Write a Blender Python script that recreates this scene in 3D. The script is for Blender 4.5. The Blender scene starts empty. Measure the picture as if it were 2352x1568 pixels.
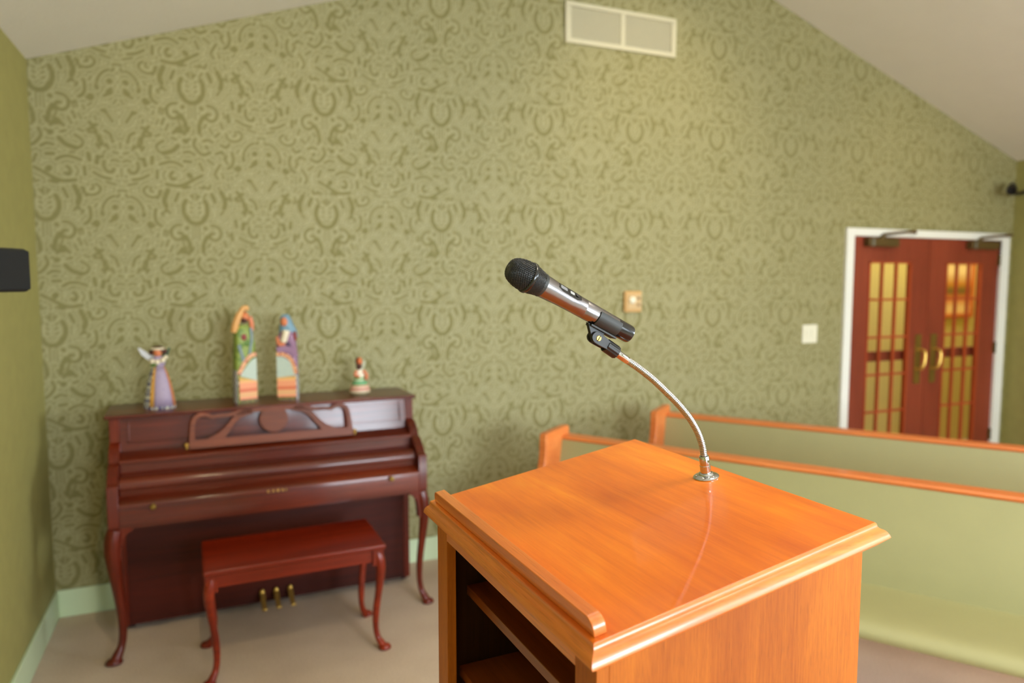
import bpy, bmesh, math, random
import numpy as np
from mathutils import Vector, Matrix
random.seed(7)
R = math.radians
PI = math.pi
sc = bpy.context.scene
COL = sc.collection

# ------------------------------------------------------------------ materials
def lin(c):
    def f(v):
        v /= 255.0
        return v / 12.92 if v <= 0.04045 else ((v + 0.055) / 1.055) ** 2.4
    return (f(c[0]), f(c[1]), f(c[2]), 1.0)

def new_mat(name):
    m = bpy.data.materials.new(name)
    m.use_nodes = True
    nt = m.node_tree
    b = nt.nodes['Principled BSDF']
    return m, nt, b

def mat(name, col, rough=0.5, metal=0.0, coat=0.0, coat_rough=0.1, noise=0.06, nscale=30, bump=0.0, bscale=200, sheen=0.0, spec=0.5, emit=0.0):
    """procedural plain material: slight noise in the colour and an optional fine bump"""
    m, nt, b = new_mat(name)
    c = lin(col)
    tc = nt.nodes.new('ShaderNodeTexCoord')
    n = nt.nodes.new('ShaderNodeTexNoise')
    n.inputs['Scale'].default_value = nscale
    n.inputs['Detail'].default_value = 3
    nt.links.new(tc.outputs['Object'], n.inputs['Vector'])
    mx = nt.nodes.new('ShaderNodeMix'); mx.data_type = 'RGBA'
    mx.inputs[6].default_value = [min(1, v * (1 - noise)) for v in c[:3]] + [1]
    mx.inputs[7].default_value = [min(1, v * (1 + noise)) for v in c[:3]] + [1]
    nt.links.new(n.outputs['Fac'], mx.inputs[0])
    nt.links.new(mx.outputs[2], b.inputs['Base Color'])
    b.inputs['Roughness'].default_value = rough
    b.inputs['Metallic'].default_value = metal
    b.inputs['Coat Weight'].default_value = coat
    b.inputs['Coat Roughness'].default_value = coat_rough
    b.inputs['Specular IOR Level'].default_value = spec
    if sheen:
        b.inputs['Sheen Weight'].default_value = sheen
    if emit:
        nt.links.new(mx.outputs[2], b.inputs['Emission Color'])
        b.inputs['Emission Strength'].default_value = emit
    if bump:
        n2 = nt.nodes.new('ShaderNodeTexNoise')
        n2.inputs['Scale'].default_value = bscale
        n2.inputs['Detail'].default_value = 4
        nt.links.new(tc.outputs['Object'], n2.inputs['Vector'])
        bp = nt.nodes.new('ShaderNodeBump')
        bp.inputs['Strength'].default_value = bump
        bp.inputs['Distance'].default_value = 0.004
        nt.links.new(n2.outputs['Fac'], bp.inputs['Height'])
        nt.links.new(bp.outputs['Normal'], b.inputs['Normal'])
    return m

def wood(name, dark, light, axis='X', rough=0.3, coat=0.5, coat_rough=0.08, fine=90, broad=5, pores=0.35, rot=0.0, mid=None, stretch=0.035, spec=0.5, fa=0.75):
    m, nt, b = new_mat(name)
    N = nt.nodes.new; L = nt.links.new
    tc = N('ShaderNodeTexCoord')
    rt = N('ShaderNodeMapping'); rt.inputs['Rotation'].default_value = (0, 0, rot)
    L(tc.outputs['Object'], rt.inputs['Vector'])
    def stretched(scale, s):
        mp = N('ShaderNodeMapping')
        v = [scale] * 3
        v['XYZ'.index(axis)] = scale * s
        mp.inputs['Scale'].default_value = v
        L(rt.outputs['Vector'], mp.inputs['Vector'])
        return mp
    m1 = stretched(broad, 0.22)
    n1 = N('ShaderNodeTexNoise'); n1.inputs['Scale'].default_value = 1.0; n1.inputs['Detail'].default_value = 4; n1.inputs['Distortion'].default_value = 0.6
    L(m1.outputs['Vector'], n1.inputs['Vector'])
    m2 = stretched(fine, stretch)
    n2 = N('ShaderNodeTexNoise'); n2.inputs['Scale'].default_value = 1.0; n2.inputs['Detail'].default_value = 5; n2.inputs['Roughness'].default_value = 0.65
    L(m2.outputs['Vector'], n2.inputs['Vector'])
    m3 = stretched(fine * 4.5, stretch * 0.9)
    n3 = N('ShaderNodeTexNoise'); n3.inputs['Scale'].default_value = 1.0; n3.inputs['Detail'].default_value = 2
    L(m3.outputs['Vector'], n3.inputs['Vector'])
    a = N('ShaderNodeMath'); a.operation = 'MULTIPLY_ADD'; a.inputs[1].default_value = 0.95; a.inputs[2].default_value = -0.02
    L(n1.outputs['Fac'], a.inputs[0])
    a2 = N('ShaderNodeMath'); a2.operation = 'MULTIPLY_ADD'; a2.inputs[1].default_value = fa
    s2 = N('ShaderNodeMath'); s2.operation = 'SUBTRACT'; s2.inputs[1].default_value = 0.5
    L(n2.outputs['Fac'], s2.inputs[0]); L(s2.outputs[0], a2.inputs[0]); L(a.outputs[0], a2.inputs[2])
    cr = N('ShaderNodeValToRGB')
    cr.color_ramp.elements[0].position = 0.25; cr.color_ramp.elements[0].color = lin(dark)
    cr.color_ramp.elements[1].position = 0.72; cr.color_ramp.elements[1].color = lin(light)
    if mid:
        e = cr.color_ramp.elements.new(0.5); e.color = lin(mid)
    L(a2.outputs[0], cr.inputs['Fac'])
    pr = N('ShaderNodeMapRange'); pr.inputs['From Min'].default_value = 0.30; pr.inputs['From Max'].default_value = 0.46
    pr.inputs['To Min'].default_value = 1 - pores; pr.inputs['To Max'].default_value = 1
    L(n3.outputs['Fac'], pr.inputs['Value'])
    mu = N('ShaderNodeMix'); mu.data_type = 'RGBA'; mu.blend_type = 'MULTIPLY'; mu.inputs[0].default_value = 1
    L(cr.outputs['Color'], mu.inputs[6]); L(pr.outputs['Result'], mu.inputs[7])
    L(mu.outputs[2], b.inputs['Base Color'])
    b.inputs['Roughness'].default_value = rough
    b.inputs['Coat Weight'].default_value = coat
    b.inputs['Coat Roughness'].default_value = coat_rough
    b.inputs['Specular IOR Level'].default_value = spec
    return m

def banded(name, stops, rough=0.5, axis='Z', z0=0.0, z1=1.0, interp='CONSTANT'):
    """painted bands along one object axis: stops = [(pos 0..1, colour)]"""
    m, nt, b = new_mat(name)
    N = nt.nodes.new; L = nt.links.new
    tc = N('ShaderNodeTexCoord'); sp = N('ShaderNodeSeparateXYZ'); L(tc.outputs['Object'], sp.inputs[0])
    mr = N('ShaderNodeMapRange'); mr.inputs['From Min'].default_value = z0; mr.inputs['From Max'].default_value = z1
    L(sp.outputs['XYZ'.index(axis)], mr.inputs['Value'])
    cr = N('ShaderNodeValToRGB'); cr.color_ramp.interpolation = interp
    while len(cr.color_ramp.elements) < len(stops): cr.color_ramp.elements.new(0.5)
    for e, (p, c) in zip(cr.color_ramp.elements, sorted(stops)): e.position = p; e.color = lin(c)
    L(mr.outputs['Result'], cr.inputs['Fac']); L(cr.outputs['Color'], b.inputs['Base Color'])
    b.inputs['Roughness'].default_value = rough
    return m

def speckled(name, base, spots, scale=60, thr=0.45, rough=0.5, kind='VORONOI'):
    m, nt, b = new_mat(name)
    N = nt.nodes.new; L = nt.links.new
    tc = N('ShaderNodeTexCoord')
    if kind == 'CHECKER':
        v = N('ShaderNodeTexChecker'); v.inputs['Scale'].default_value = scale
        v.inputs['Color1'].default_value = lin(base); v.inputs['Color2'].default_value = lin(spots)
        L(tc.outputs['Object'], v.inputs['Vector']); L(v.outputs['Color'], b.inputs['Base Color'])
    else:
        v = N('ShaderNodeTexVoronoi'); v.inputs['Scale'].default_value = scale
        L(tc.outputs['Object'], v.inputs['Vector'])
        cr = N('ShaderNodeValToRGB'); cr.color_ramp.elements[0].color = lin(spots); cr.color_ramp.elements[0].position = thr
        cr.color_ramp.elements[1].color = lin(base); cr.color_ramp.elements[1].position = thr + 0.08
        L(v.outputs['Distance'], cr.inputs['Fac']); L(cr.outputs['Color'], b.inputs['Base Color'])
    b.inputs['Roughness'].default_value = rough
    return m

M = {}
WALL_L = (160, 154, 111); WALL_D = (126, 120, 72)
M['wall_plain'] = mat('plain_olive_wallpaper', (156, 149, 86), rough=0.75, noise=0.12, nscale=14, bump=0.15, bscale=260)
M['ceiling'] = mat('ceiling_paint', (227, 222, 211), rough=0.9, noise=0.03, nscale=6, bump=0.5, bscale=45)
M['baseboard'] = mat('green_baseboard_paint', (204, 221, 182), rough=0.4, noise=0.02)
M['trim'] = mat('white_trim_paint', (242, 242, 234), rough=0.35, noise=0.02)
M['top'] = wood('lectern_top_veneer', (198, 84, 4), (252, 160, 38), axis='Y', rough=0.36, coat=0.6, coat_rough=0.06, fine=70, broad=6, pores=0.05, mid=(236, 122, 14), stretch=0.05, fa=.36)
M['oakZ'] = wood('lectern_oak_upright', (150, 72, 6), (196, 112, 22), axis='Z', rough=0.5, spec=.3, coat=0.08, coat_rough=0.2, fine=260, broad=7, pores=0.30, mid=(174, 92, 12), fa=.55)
M['oakY'] = wood('lectern_oak_moulding', (206, 104, 34), (236, 142, 56), axis='Y', rough=0.34, coat=0.6, coat_rough=0.14, fine=120, broad=6, pores=0.22, mid=(220, 122, 50))
M['oakX'] = wood('lectern_oak_moulding_cross', (206, 104, 34), (236, 142, 56), axis='X', rough=0.34, coat=0.6, coat_rough=0.14, fine=120, broad=6, pores=0.22, mid=(220, 122, 50))
M['oakshelf'] = wood('lectern_shelf_wood_shaded', (120, 56, 16), (152, 76, 26), axis='Y', rough=0.4, coat=0.3, fine=90, broad=6, pores=0.2)  # shelves darkened as well, for the shade inside the lectern
M['oakin'] = wood('lectern_inner_wood_shaded', (46, 24, 9), (60, 32, 12), axis='Z', rough=0.8, spec=.1, coat=0.0, fine=90, broad=6, pores=0.2)  # near black: the shade of the open interior is in the colour
M['pewwood'] = wood('pew_oak', (200, 100, 44), (232, 142, 76), axis='X', rough=0.38, coat=0.3, fine=60, broad=4, pores=0.15, mid=(218, 122, 58))
M['mah'] = wood('piano_mahogany', (70, 19, 4), (114, 40, 12), axis='X', rough=0.4, spec=.25, coat=0.5, coat_rough=0.12, fine=60, broad=4, pores=0.25, mid=(88, 27, 7))
M['desk'] = wood('music_desk_mahogany', (84, 32, 9), (124, 54, 19), axis='X', rough=0.4, spec=.3, coat=0.35, coat_rough=0.15, fine=60, broad=5, pores=0.2)
M['mahZ'] = wood('piano_mahogany_upright', (70, 18, 4), (112, 36, 10), axis='Z', rough=0.4, spec=.25, coat=0.4, coat_rough=0.16, fine=60, broad=4, pores=0.25, mid=(96, 24, 4))
M['mahlow'] = wood('piano_lower_panel_shaded', (50, 12, 3), (80, 22, 6), axis='X', rough=0.5, coat=0.0, spec=.25, coat_rough=0.25, fine=50, broad=4, pores=0.25)  # darker than the case: shade under the keybed put into the colour
M['bench'] = wood('bench_mahogany', (100, 22, 2), (150, 46, 10), axis='X', rough=0.4, spec=.25, coat=0.4, coat_rough=0.18, fine=50, broad=5, pores=0.2, mid=(124, 32, 5))
M['doorwood'] = wood('door_mahogany', (120, 44, 24), (148, 62, 38), axis='Z', rough=0.45, coat=0.2, fine=40, broad=3, pores=0.15)
M['muntin'] = wood('door_muntin_wood', (158, 60, 26), (186, 80, 40), axis='Z', rough=0.4, coat=0.2, fine=40, broad=3, pores=0.1)
M['line'] = mat('dark_inlay_line', (44, 16, 8), rough=0.5)
M['brass'] = mat('brass', (224, 186, 96), rough=0.3, metal=0.8, noise=0.04)
M['oldbrass'] = mat('aged_brass', (150, 122, 58), rough=0.4, metal=0.8, noise=0.08)
M['goldpaint'] = mat('gold_lettering', (206, 164, 88), rough=0.4, metal=0.5)
M['bronze'] = mat('bronze_paint', (98, 78, 40), rough=0.45, metal=0.35)
M['chrome'] = mat('chrome', (196, 198, 200), rough=0.07, metal=1.0, noise=0.01)
M['coil'] = mat('chrome_coil', (186, 188, 190), rough=0.12, metal=1.0, noise=0.01)
M['micsilver'] = mat('mic_silver_paint', (138, 135, 138), rough=0.27, metal=1.0, noise=0.02)
M['micblack'] = mat('mic_gloss_black', (16, 16, 16), rough=0.22, coat=0.2)
M['rubber'] = mat('black_rubber', (38, 39, 37), rough=0.5, noise=0.05)
M['hub'] = mat('black_moulded_plastic', (24, 24, 24), rough=0.34)
M['wire'] = mat('black_grille_wire', (74, 74, 74), rough=0.3, metal=0.7)
M['foam'] = mat('black_grille_foam', (6, 6, 6), rough=0.9)
M['lcd'] = mat('pale_display', (122, 122, 124), rough=0.45)
M['btn'] = mat('grey_button', (160, 160, 158), rough=0.4)
M['vinyl'] = mat('green_pew_vinyl', (160, 155, 108), rough=0.55, noise=0.04, nscale=8, bump=0.05, bscale=500)
M['vent'] = mat('vent_paint', (205, 198, 168), rough=0.5, noise=0.03)
M['ventdark'] = mat('vent_shadow_duct', (120, 115, 88), rough=0.9)
M['tan'] = mat('tan_plastic', (206, 160, 92), rough=0.45)
M['tanface'] = mat('tan_face_plastic', (200, 166, 112), rough=0.45)
M['ivory'] = mat('ivory_plastic', (236, 232, 208), rough=0.4, noise=0.01)
M['grey'] = mat('brown_grey_plastic', (136, 112, 74), rough=0.5)
M['speaker'] = mat('speaker_black_cloth', (17, 17, 16), rough=0.85, noise=0.1, nscale=200)
M['speakercase'] = mat('speaker_black_case', (30, 30, 28), rough=0.5)
M['silver'] = mat('camera_silver', (150, 150, 146), rough=0.3, metal=0.6)
M['foyer'] = mat('foyer_cream_wall', (216, 202, 130), rough=0.8)
M['black'] = mat('black_plastic', (20, 20, 20), rough=0.4)
M['skin'] = mat('painted_skin', (206, 120, 76), rough=0.5)

def carpet():
    m, nt, b = new_mat('beige_carpet')
    N = nt.nodes.new; L = nt.links.new
    tc = N('ShaderNodeTexCoord')
    n = N('ShaderNodeTexNoise'); n.inputs['Scale'].default_value = 160; n.inputs['Detail'].default_value = 4
    n2 = N('ShaderNodeTexNoise'); n2.inputs['Scale'].default_value = 3; n2.inputs['Detail'].default_value = 3
    L(tc.outputs['Object'], n.inputs['Vector']); L(tc.outputs['Object'], n2.inputs['Vector'])
    a = N('ShaderNodeMath'); a.operation = 'MULTIPLY_ADD'; a.inputs[1].default_value = 0.35; L(n2.outputs['Fac'], a.inputs[0])
    a3 = N('ShaderNodeMath'); a3.operation = 'MULTIPLY'; a3.inputs[1].default_value = 0.65
    L(n.outputs['Fac'], a3.inputs[0]); L(a3.outputs[0], a.inputs[2])
    cr = N('ShaderNodeValToRGB')
    cr.color_ramp.elements[0].position = 0.3; cr.color_ramp.elements[0].color = lin((186, 163, 142))
    cr.color_ramp.elements[1].position = 0.7; cr.color_ramp.elements[1].color = lin((224, 204, 182))
    L(a.outputs[0], cr.inputs['Fac']); L(cr.outputs['Color'], b.inputs['Base Color'])
    b.inputs['Roughness'].default_value = 0.95
    b.inputs['Specular IOR Level'].default_value = 0.1
    bp = N('ShaderNodeBump'); bp.inputs['Strength'].default_value = 0.6; bp.inputs['Distance'].default_value = 0.006
    L(n.outputs['Fac'], bp.inputs['Height']); L(bp.outputs['Normal'], b.inputs['Normal'])
    return m
M['carpet'] = carpet()

def damask():
    m, nt, b = new_mat('damask_wallpaper')
    N = nt.nodes.new; L = nt.links.new
    at = N('ShaderNodeAttribute'); at.attribute_name = 'pattern'
    tc = N('ShaderNodeTexCoord')
    n = N('ShaderNodeTexNoise'); n.inputs['Scale'].default_value = 90; n.inputs['Detail'].default_value = 3
    L(tc.outputs['Object'], n.inputs['Vector'])
    mx = N('ShaderNodeMix'); mx.data_type = 'RGBA'
    mx.inputs[6].default_value = lin(WALL_L); mx.inputs[7].default_value = lin(WALL_D)
    L(at.outputs['Fac'], mx.inputs[0])
    mr = N('ShaderNodeMapRange'); mr.inputs['To Min'].default_value = 0.93; mr.inputs['To Max'].default_value = 1.07
    L(n.outputs['Fac'], mr.inputs['Value'])
    mu = N('ShaderNodeMix'); mu.data_type = 'RGBA'; mu.blend_type = 'MULTIPLY'; mu.inputs[0].default_value = 1
    L(mx.outputs[2], mu.inputs[6]); L(mr.outputs['Result'], mu.inputs[7])
    L(mu.outputs[2], b.inputs['Base Color'])
    r = N('ShaderNodeMapRange'); r.inputs['To Min'].default_value = 0.55; r.inputs['To Max'].default_value = 0.8
    L(at.outputs['Fac'], r.inputs['Value']); L(r.outputs['Result'], b.inputs['Roughness'])
    return m
M['damask'] = damask()

# ------------------------------------------------------------------ mesh helpers
def link(o): COL.objects.link(o); return o

def obj(name, bm, m, parent=None, smooth=False, bevel=0.0, seg=2, angle=35, label=None, solid=False):
    bmesh.ops.remove_doubles(bm, verts=bm.verts, dist=1e-6)
    bmesh.ops.recalc_face_normals(bm, faces=bm.faces)
    me = bpy.data.meshes.new(name)
    bm.to_mesh(me); bm.free()
    ms = m if isinstance(m, (list, tuple)) else [m]
    for x in ms: me.materials.append(x)
    if smooth:
        for p in me.polygons: p.use_smooth = True
        try: me.set_sharp_from_angle(angle=R(angle))
        except Exception: pass
    o = bpy.data.objects.new(name, me); link(o)
    if bevel:
        b = o.modifiers.new('bevel', 'BEVEL'); b.width = bevel; b.segments = seg; b.limit_method = 'ANGLE'; b.angle_limit = R(40)
        for p in me.polygons: p.use_smooth = True
        b.harden_normals = True
    if parent: o.parent = parent
    if label: o['label'] = label
    return o

def empty(name, loc, rz=0, label=None, cat=None, group=None, kind=None):
    o = bpy.data.objects.new(name, None); link(o)
    o.empty_display_size = 0.1
    o.location = loc; o.rotation_euler = (0, 0, rz)
    tag(o, label, cat, group, kind); return o

def tag(o, label=None, cat=None, group=None, kind=None):
    if label: o['label'] = label
    if cat: o['category'] = cat
    if group: o['group'] = group
    if kind: o['kind'] = kind
    return o

def BM(): return bmesh.new()

def box(bm, x0, x1, y0, y1, z0, z1, mtx=None, mi=0):
    vs = []
    for x in (x0, x1):
        for y in (y0, y1):
            for z in (z0, z1):
                v = Vector((x, y, z))
                if mtx: v = mtx @ v
                vs.append(bm.verts.new(v))
    for f in ((0, 1, 3, 2), (4, 6, 7, 5), (0, 4, 5, 1), (2, 3, 7, 6), (0, 2, 6, 4), (1, 5, 7, 3)):
        fa = bm.faces.new([vs[i] for i in f]); fa.material_index = mi
    return bm

def prism(bm, poly, mtx, t0, t1, mi=0):
    """poly = [(a,b)], extruded from t0 to t1 along the third axis of mtx (a->X, b->Y, t->Z)"""
    A = [bm.verts.new(mtx @ Vector((a, b, t0))) for a, b in poly]
    B = [bm.verts.new(mtx @ Vector((a, b, t1))) for a, b in poly]
    n = len(poly)
    fs = [bm.faces.new(A[::-1]), bm.faces.new(B)]
    for i in range(n):
        fs.append(bm.faces.new((A[i], A[(i + 1) % n], B[(i + 1) % n], B[i])))
    for f in fs: f.material_index = mi
    return bm

XZ = Matrix(((1, 0, 0, 0), (0, 0, 1, 0), (0, 1, 0, 0), (0, 0, 0, 1)))    # a->x, b->z, t->y
YZ = Matrix(((0, 0, 1, 0), (1, 0, 0, 0), (0, 1, 0, 0), (0, 0, 0, 1)))    # a->y, b->z, t->x

def lathe(bm, prof, mtx=None, seg=32, sx=1.0, sy=1.0):
    """prof = [(r, z)]"""
    mtx = mtx or Matrix()
    rings = []
    for r, z in prof:
        if r < 1e-6: rings.append([bm.verts.new(mtx @ Vector((0, 0, z)))])
        else: rings.append([bm.verts.new(mtx @ Vector((r * sx * math.cos(2 * PI * i / seg), r * sy * math.sin(2 * PI * i / seg), z))) for i in range(seg)])
    for a, b in zip(rings, rings[1:]):
        if len(a) == 1 and len(b) == 1: continue
        for i in range(seg):
            j = (i + 1) % seg
            if len(a) == 1: bm.faces.new((a[0], b[j], b[i]))
            elif len(b) == 1: bm.faces.new((a[i], a[j], b[0]))
            else: bm.faces.new((a[i], a[j], b[j], b[i]))
    if len(rings[0]) > 1: bm.faces.new(rings[0][::-1])
    if len(rings[-1]) > 1: bm.faces.new(rings[-1])
    return bm

def spline(pts, n=8, closed=False):
    P = [Vector(p) for p in pts]
    if len(P) < 3: return P
    out = []
    m = len(P)
    for i in range(m if closed else m - 1):
        if closed: p0, p1, p2, p3 = P[(i - 1) % m], P[i], P[(i + 1) % m], P[(i + 2) % m]
        else: p0, p1, p2, p3 = P[max(i - 1, 0)], P[i], P[i + 1], P[min(i + 2, m - 1)]
        for k in range(n):
            t = k / n
            out.append(0.5 * ((2 * p1) + (-p0 + p2) * t + (2 * p0 - 5 * p1 + 4 * p2 - p3) * t * t + (-p0 + 3 * p1 - 3 * p2 + p3) * t ** 3))
    if not closed: out.append(P[-1])
    return out

def tube(bm, pts, rad, seg=10, cap=True, flat=None):
    """swept tube; rad = number or list (one per point); flat = (a,b) scale of the section axes"""
    P = [Vector(p) for p in pts]; n = len(P)
    rad = rad if isinstance(rad, (list, tuple)) else [rad] * n
    T = [(P[min(i + 1, n - 1)] - P[max(i - 1, 0)]).normalized() for i in range(n)]
    ref = Vector((0, 0, 1)) if abs(T[0].z) < 0.9 else Vector((1, 0, 0))
    a = T[0].cross(ref).normalized()
    rings = []
    for i in range(n):
        a = (a - T[i] * a.dot(T[i])).normalized()
        b = T[i].cross(a)
        fa, fb = flat or (1, 1)
        rings.append([bm.verts.new(P[i] + (a * math.cos(2 * PI * k / seg) * fa + b * math.sin(2 * PI * k / seg) * fb) * rad[i]) for k in range(seg)])
    for u, v in zip(rings, rings[1:]):
        for k in range(seg):
            bm.faces.new((u[k], u[(k + 1) % seg], v[(k + 1) % seg], v[k]))
    if cap:
        bm.faces.new(rings[0][::-1]); bm.faces.new(rings[-1])
    return bm

def ribbon(bm, pts, w, mtx, t0, t1):
    """a flat stroke of width w (number or list) in the a,b plane of mtx, thickness t0..t1"""
    P = [Vector((p[0], p[1])) for p in pts]; n = len(P)
    w = w if isinstance(w, (list, tuple)) else [w] * n
    Lf, Rt = [], []
    for i in range(n):
        d = (P[min(i + 1, n - 1)] - P[max(i - 1, 0)])
        if d.length < 1e-9: d = Vector((1, 0))
        d.normalize(); nn = Vector((-d.y, d.x)) * (w[i] / 2)
        Lf.append(P[i] + nn); Rt.append(P[i] - nn)
    v = {}
    for nm, arr in (('L', Lf), ('R', Rt)):
        for t in (t0, t1):
            v[nm, t] = [bm.verts.new(mtx @ Vector((p.x, p.y, t))) for p in arr]
    for i in range(n - 1):
        bm.faces.new((v['L', t0][i], v['L', t0][i + 1], v['R', t0][i + 1], v['R', t0][i]))
        bm.faces.new((v['L', t1][i], v['R', t1][i], v['R', t1][i + 1], v['L', t1][i + 1]))
        bm.faces.new((v['L', t0][i], v['L', t1][i], v['L', t1][i + 1], v['L', t0][i + 1]))
        bm.faces.new((v['R', t0][i], v['R', t0][i + 1], v['R', t1][i + 1], v['R', t1][i]))
    for i in (0, n - 1):
        bm.faces.new((v['L', t0][i], v['R', t0][i], v['R', t1][i], v['L', t1][i]))
    return bm

def loft(bm, secs, seg=20, power=2.6, mtx=None):
    """secs = [(z, cx, cy, rx, ry)] super-elliptic sections stacked along z"""
    mtx = mtx or Matrix()
    rings = []
    for z, cx, cy, rx, ry in secs:
        ring = []
        for k in range(seg):
            t = 2 * PI * k / seg
            c, s = math.cos(t), math.sin(t)
            x = cx + rx * math.copysign(abs(c) ** (2 / power), c)
            y = cy + ry * math.copysign(abs(s) ** (2 / power), s)
            ring.append(bm.verts.new(mtx @ Vector((x, y, z))))
        rings.append(ring)
    for a, b in zip(rings, rings[1:]):
        for k in range(seg): bm.faces.new((a[k], a[(k + 1) % seg], b[(k + 1) % seg], b[k]))
    bm.faces.new(rings[0][::-1]); bm.faces.new(rings[-1])
    return bm

def ball(bm, c, r, sx=1, sy=1, sz=1, seg=16):
    mt = Matrix.Translation(c) @ Matrix.Diagonal((sx, sy, sz, 1))
    bmesh.ops.create_uvsphere(bm, u_segments=seg, v_segments=seg // 2 + 2, radius=r, matrix=mt)
    return bm

# ------------------------------------------------------------------ room shell
XL, XR, YF, YB = -0.7715, 6.514, -3.3, 4.110
RX, RZ, ZL, ZR = 2.922, 3.982, 2.753, 2.742
def roof(x): return ZL + (RZ - ZL) * (x - XL) / (RX - XL) if x < RX else RZ + (ZR - RZ) * (x - RX) / (XR - RX)
DX0, DX1, DZ = 4.600, 6.352, 2.060          # door opening in the gable wall

def wallpaper_tile():
    """hand-drawn damask: strokes in a strip between two mirror axes; returns darkness samples"""
    U, V = 1000.0, 910.0
    S = []      # (points, width)
    def s(w, *p): S.append((list(p), w))
    def motif():                                      # everything close to the medallion axis
        A = []
        def a(w, *p): A.append((list(p), w))
        a(18, (112, -14), (84, -4)); a(15, (88, -4), (68, 26), (46, 62)); a(10, (90, -28), (84, -8))
        a(10, (14, -98), (34, -66)); a(30, (52, -152), (60, -146)); a(18, (44, -172), (52, -140)); a(16, (60, -136), (92, -118))
        a(28, (50, -226), (56, -224)); a(14, (138, -172), (136, -215), (118, -258), (90, -290), (56, -308)); a(20, (140, -184), (136, -168))
        a(14, (24, -318), (34, -300)); a(34, (178, -104), (182, -100)); a(14, (192, -112), (206, -96))
        a(17, (222, -222), (212, -170), (228, -118), (256, -98)); a(16, (296, -222), (284, -206)); a(14, (262, -196), (272, -172))
        a(9, (0, 146), (0, 156)); a(10, (0, 212), (0, 252)); a(9, (0, 400), (0, 460))
        a(16, (98, 132), (64, 156), (50, 208)); a(11, (126, 168), (118, 208), (104, 244)); a(18, (196, 78), (160, 128), (148, 170), (132, 236)); a(16, (176, 96), (146, 92)); a(14, (176, 150), (204, 150))
        a(16, (210, 132), (168, 112)); a(14, (92, 226), (78, 262)); a(14, (160, 232), (140, 262))
        a(12, (14, 350), (40, 338), (64, 346)); a(17, (112, 352), (114, 392), (92, 426), (58, 426), (52, 404))
        a(22, (152, 322), (160, 366)); a(14, (148, 326), (116, 318)); a(20, (212, 302), (206, 350))
        a(15, (184, 436), (130, 466), (74, 478)); a(12, (104, 502), (70, 512), (40, 518)); a(10, (28, 452), (30, 462))
        a(18, (242, 402), (238, 456)); a(14, (262, 546), (250, 584), (206, 602), (160, 586), (142, 548), (170, 520)); a(12, (196, 524), (188, 552), (208, 560))
        a(12, (300, -60), (290, -20)); a(12, (330, 50), (310, 96)); a(10, (262, 20), (246, 60)); a(12, (270, 130), (238, 146))
        a(10, (160, 30), (150, 60)); a(12, (20, 290), (50, 282)); a(10, (100, 276), (116, 300)); a(12, (8, -350), (28, -346))
        a(10, (170, -250), (186, -220)); a(10, (176, -60), (200, -40)); a(10, (232, -40), (224, -10))
        return A
    mot = motif()
    for p, w in mot:
        s(w, *p)
        s(w, *[(U - x, y + 455) for x, y in p])
    OX, OY = 500, -238                                # the oval medallion, mirror-symmetric about its own axis
    ov = [(24, [(OX + 86 * math.sin(t), OY + 6 - 112 * math.cos(t) * (1.0 if math.cos(t) < 0 else 0.9)) for t in np.linspace(R(52), R(178), 10)]),
          (12, [(32, -98), (20, -80)]), (10, [(36, -44), (24, -34)]), (10, [(34, -10), (20, 0)]), (10, [(36, 26), (22, 36)]), (8, [(10, -118), (10, -60)]),
          (14, [(58, 62), (42, 92)]), (18, [(118, -108), (142, -50)]), (26, [(190, -128), (216, -60), (208, -10)]), (14, [(200, 18), (180, 44)]),
          (16, [(108, 128), (152, 138), (178, 172), (172, 218), (138, 244), (100, 226), (104, 192), (128, 192)]), (22, [(64, 150), (68, 154)]),
          (7, [(22, 140), (24, 240)]), (22, [(78, 214), (52, 266), (44, 330)]), (6, [(0, 150), (0, 230)]), (12, [(96, 270), (80, 300)]),
          (14, [(200, 250), (216, 292)]), (12, [(222, 170), (232, 210)]), (12, [(30, -160), (60, -150)]), (11, [(250, -120), (262, -60)])]
    for w, p in ov:
        if p[0][0] > 400:
            s(w, *p); s(w, *[(2 * OX - x, y) for x, y in p])
        else:
            s(w, *[(OX + x, OY + y) for x, y in p]); s(w, *[(OX - x, OY + y) for x, y in p])
    # the big scrolls and leaves that fill the strip on the one side
    s(34, (400, 84), (404, 90)); s(18, (440, 116), (404, 74), (362, 112)); s(24, (440, 164), (448, 172)); s(14, (452, 168), (476, 148))
    s(17, (516, 146), (506, 200), (562, 262), (618, 242)); s(15, (570, 160), (606, 148), (640, 164))
    s(15, (292, 176), (246, 210), (252, 252), (286, 270)); s(24, (392, 206), (352, 246), (290, 268)); s(15, (508, 268), (470, 246), (432, 254))
    s(17, (352, 404), (336, 416), (330, 440), (344, 460), (366, 452)); s(16, (416, 358), (380, 336), (330, 330), (262, 352)); s(18, (500, 452), (436, 488), (380, 508), (300, 498))
    s(28, (462, 420), (470, 428)); s(18, (478, 322), (432, 318)); s(26, (440, 494), (420, 512)); s(16, (540, 330), (560, 380)); s(18, (556, 420), (520, 440))
    s(9, (300, 396), (282, 430), (296, 468)); s(14, (600, 300), (640, 330)); s(15, (660, 250), (700, 230)); s(20, (620, 560), (640, 600))
    s(15, (690, 330), (650, 400), (668, 440)); s(14, (560, 500), (600, 520), (610, 490)); s(18, (590, 200), (600, 210)); s(14, (720, 280), (742, 320))
    s(16, (700, 180), (736, 196), (760, 170)); s(12, (420, -20), (400, 20)); s(12, (620, 60), (640, 100)); s(14, (660, 120), (690, 90)); s(12, (330, 300), (300, 300))
    s(14, (540, 90), (560, 120)); s(12, (480, 60), (470, 90)); s(14, (380, 160), (350, 150)); s(12, (580, 560), (560, 590))
    nu, nv = 336, 306
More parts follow.
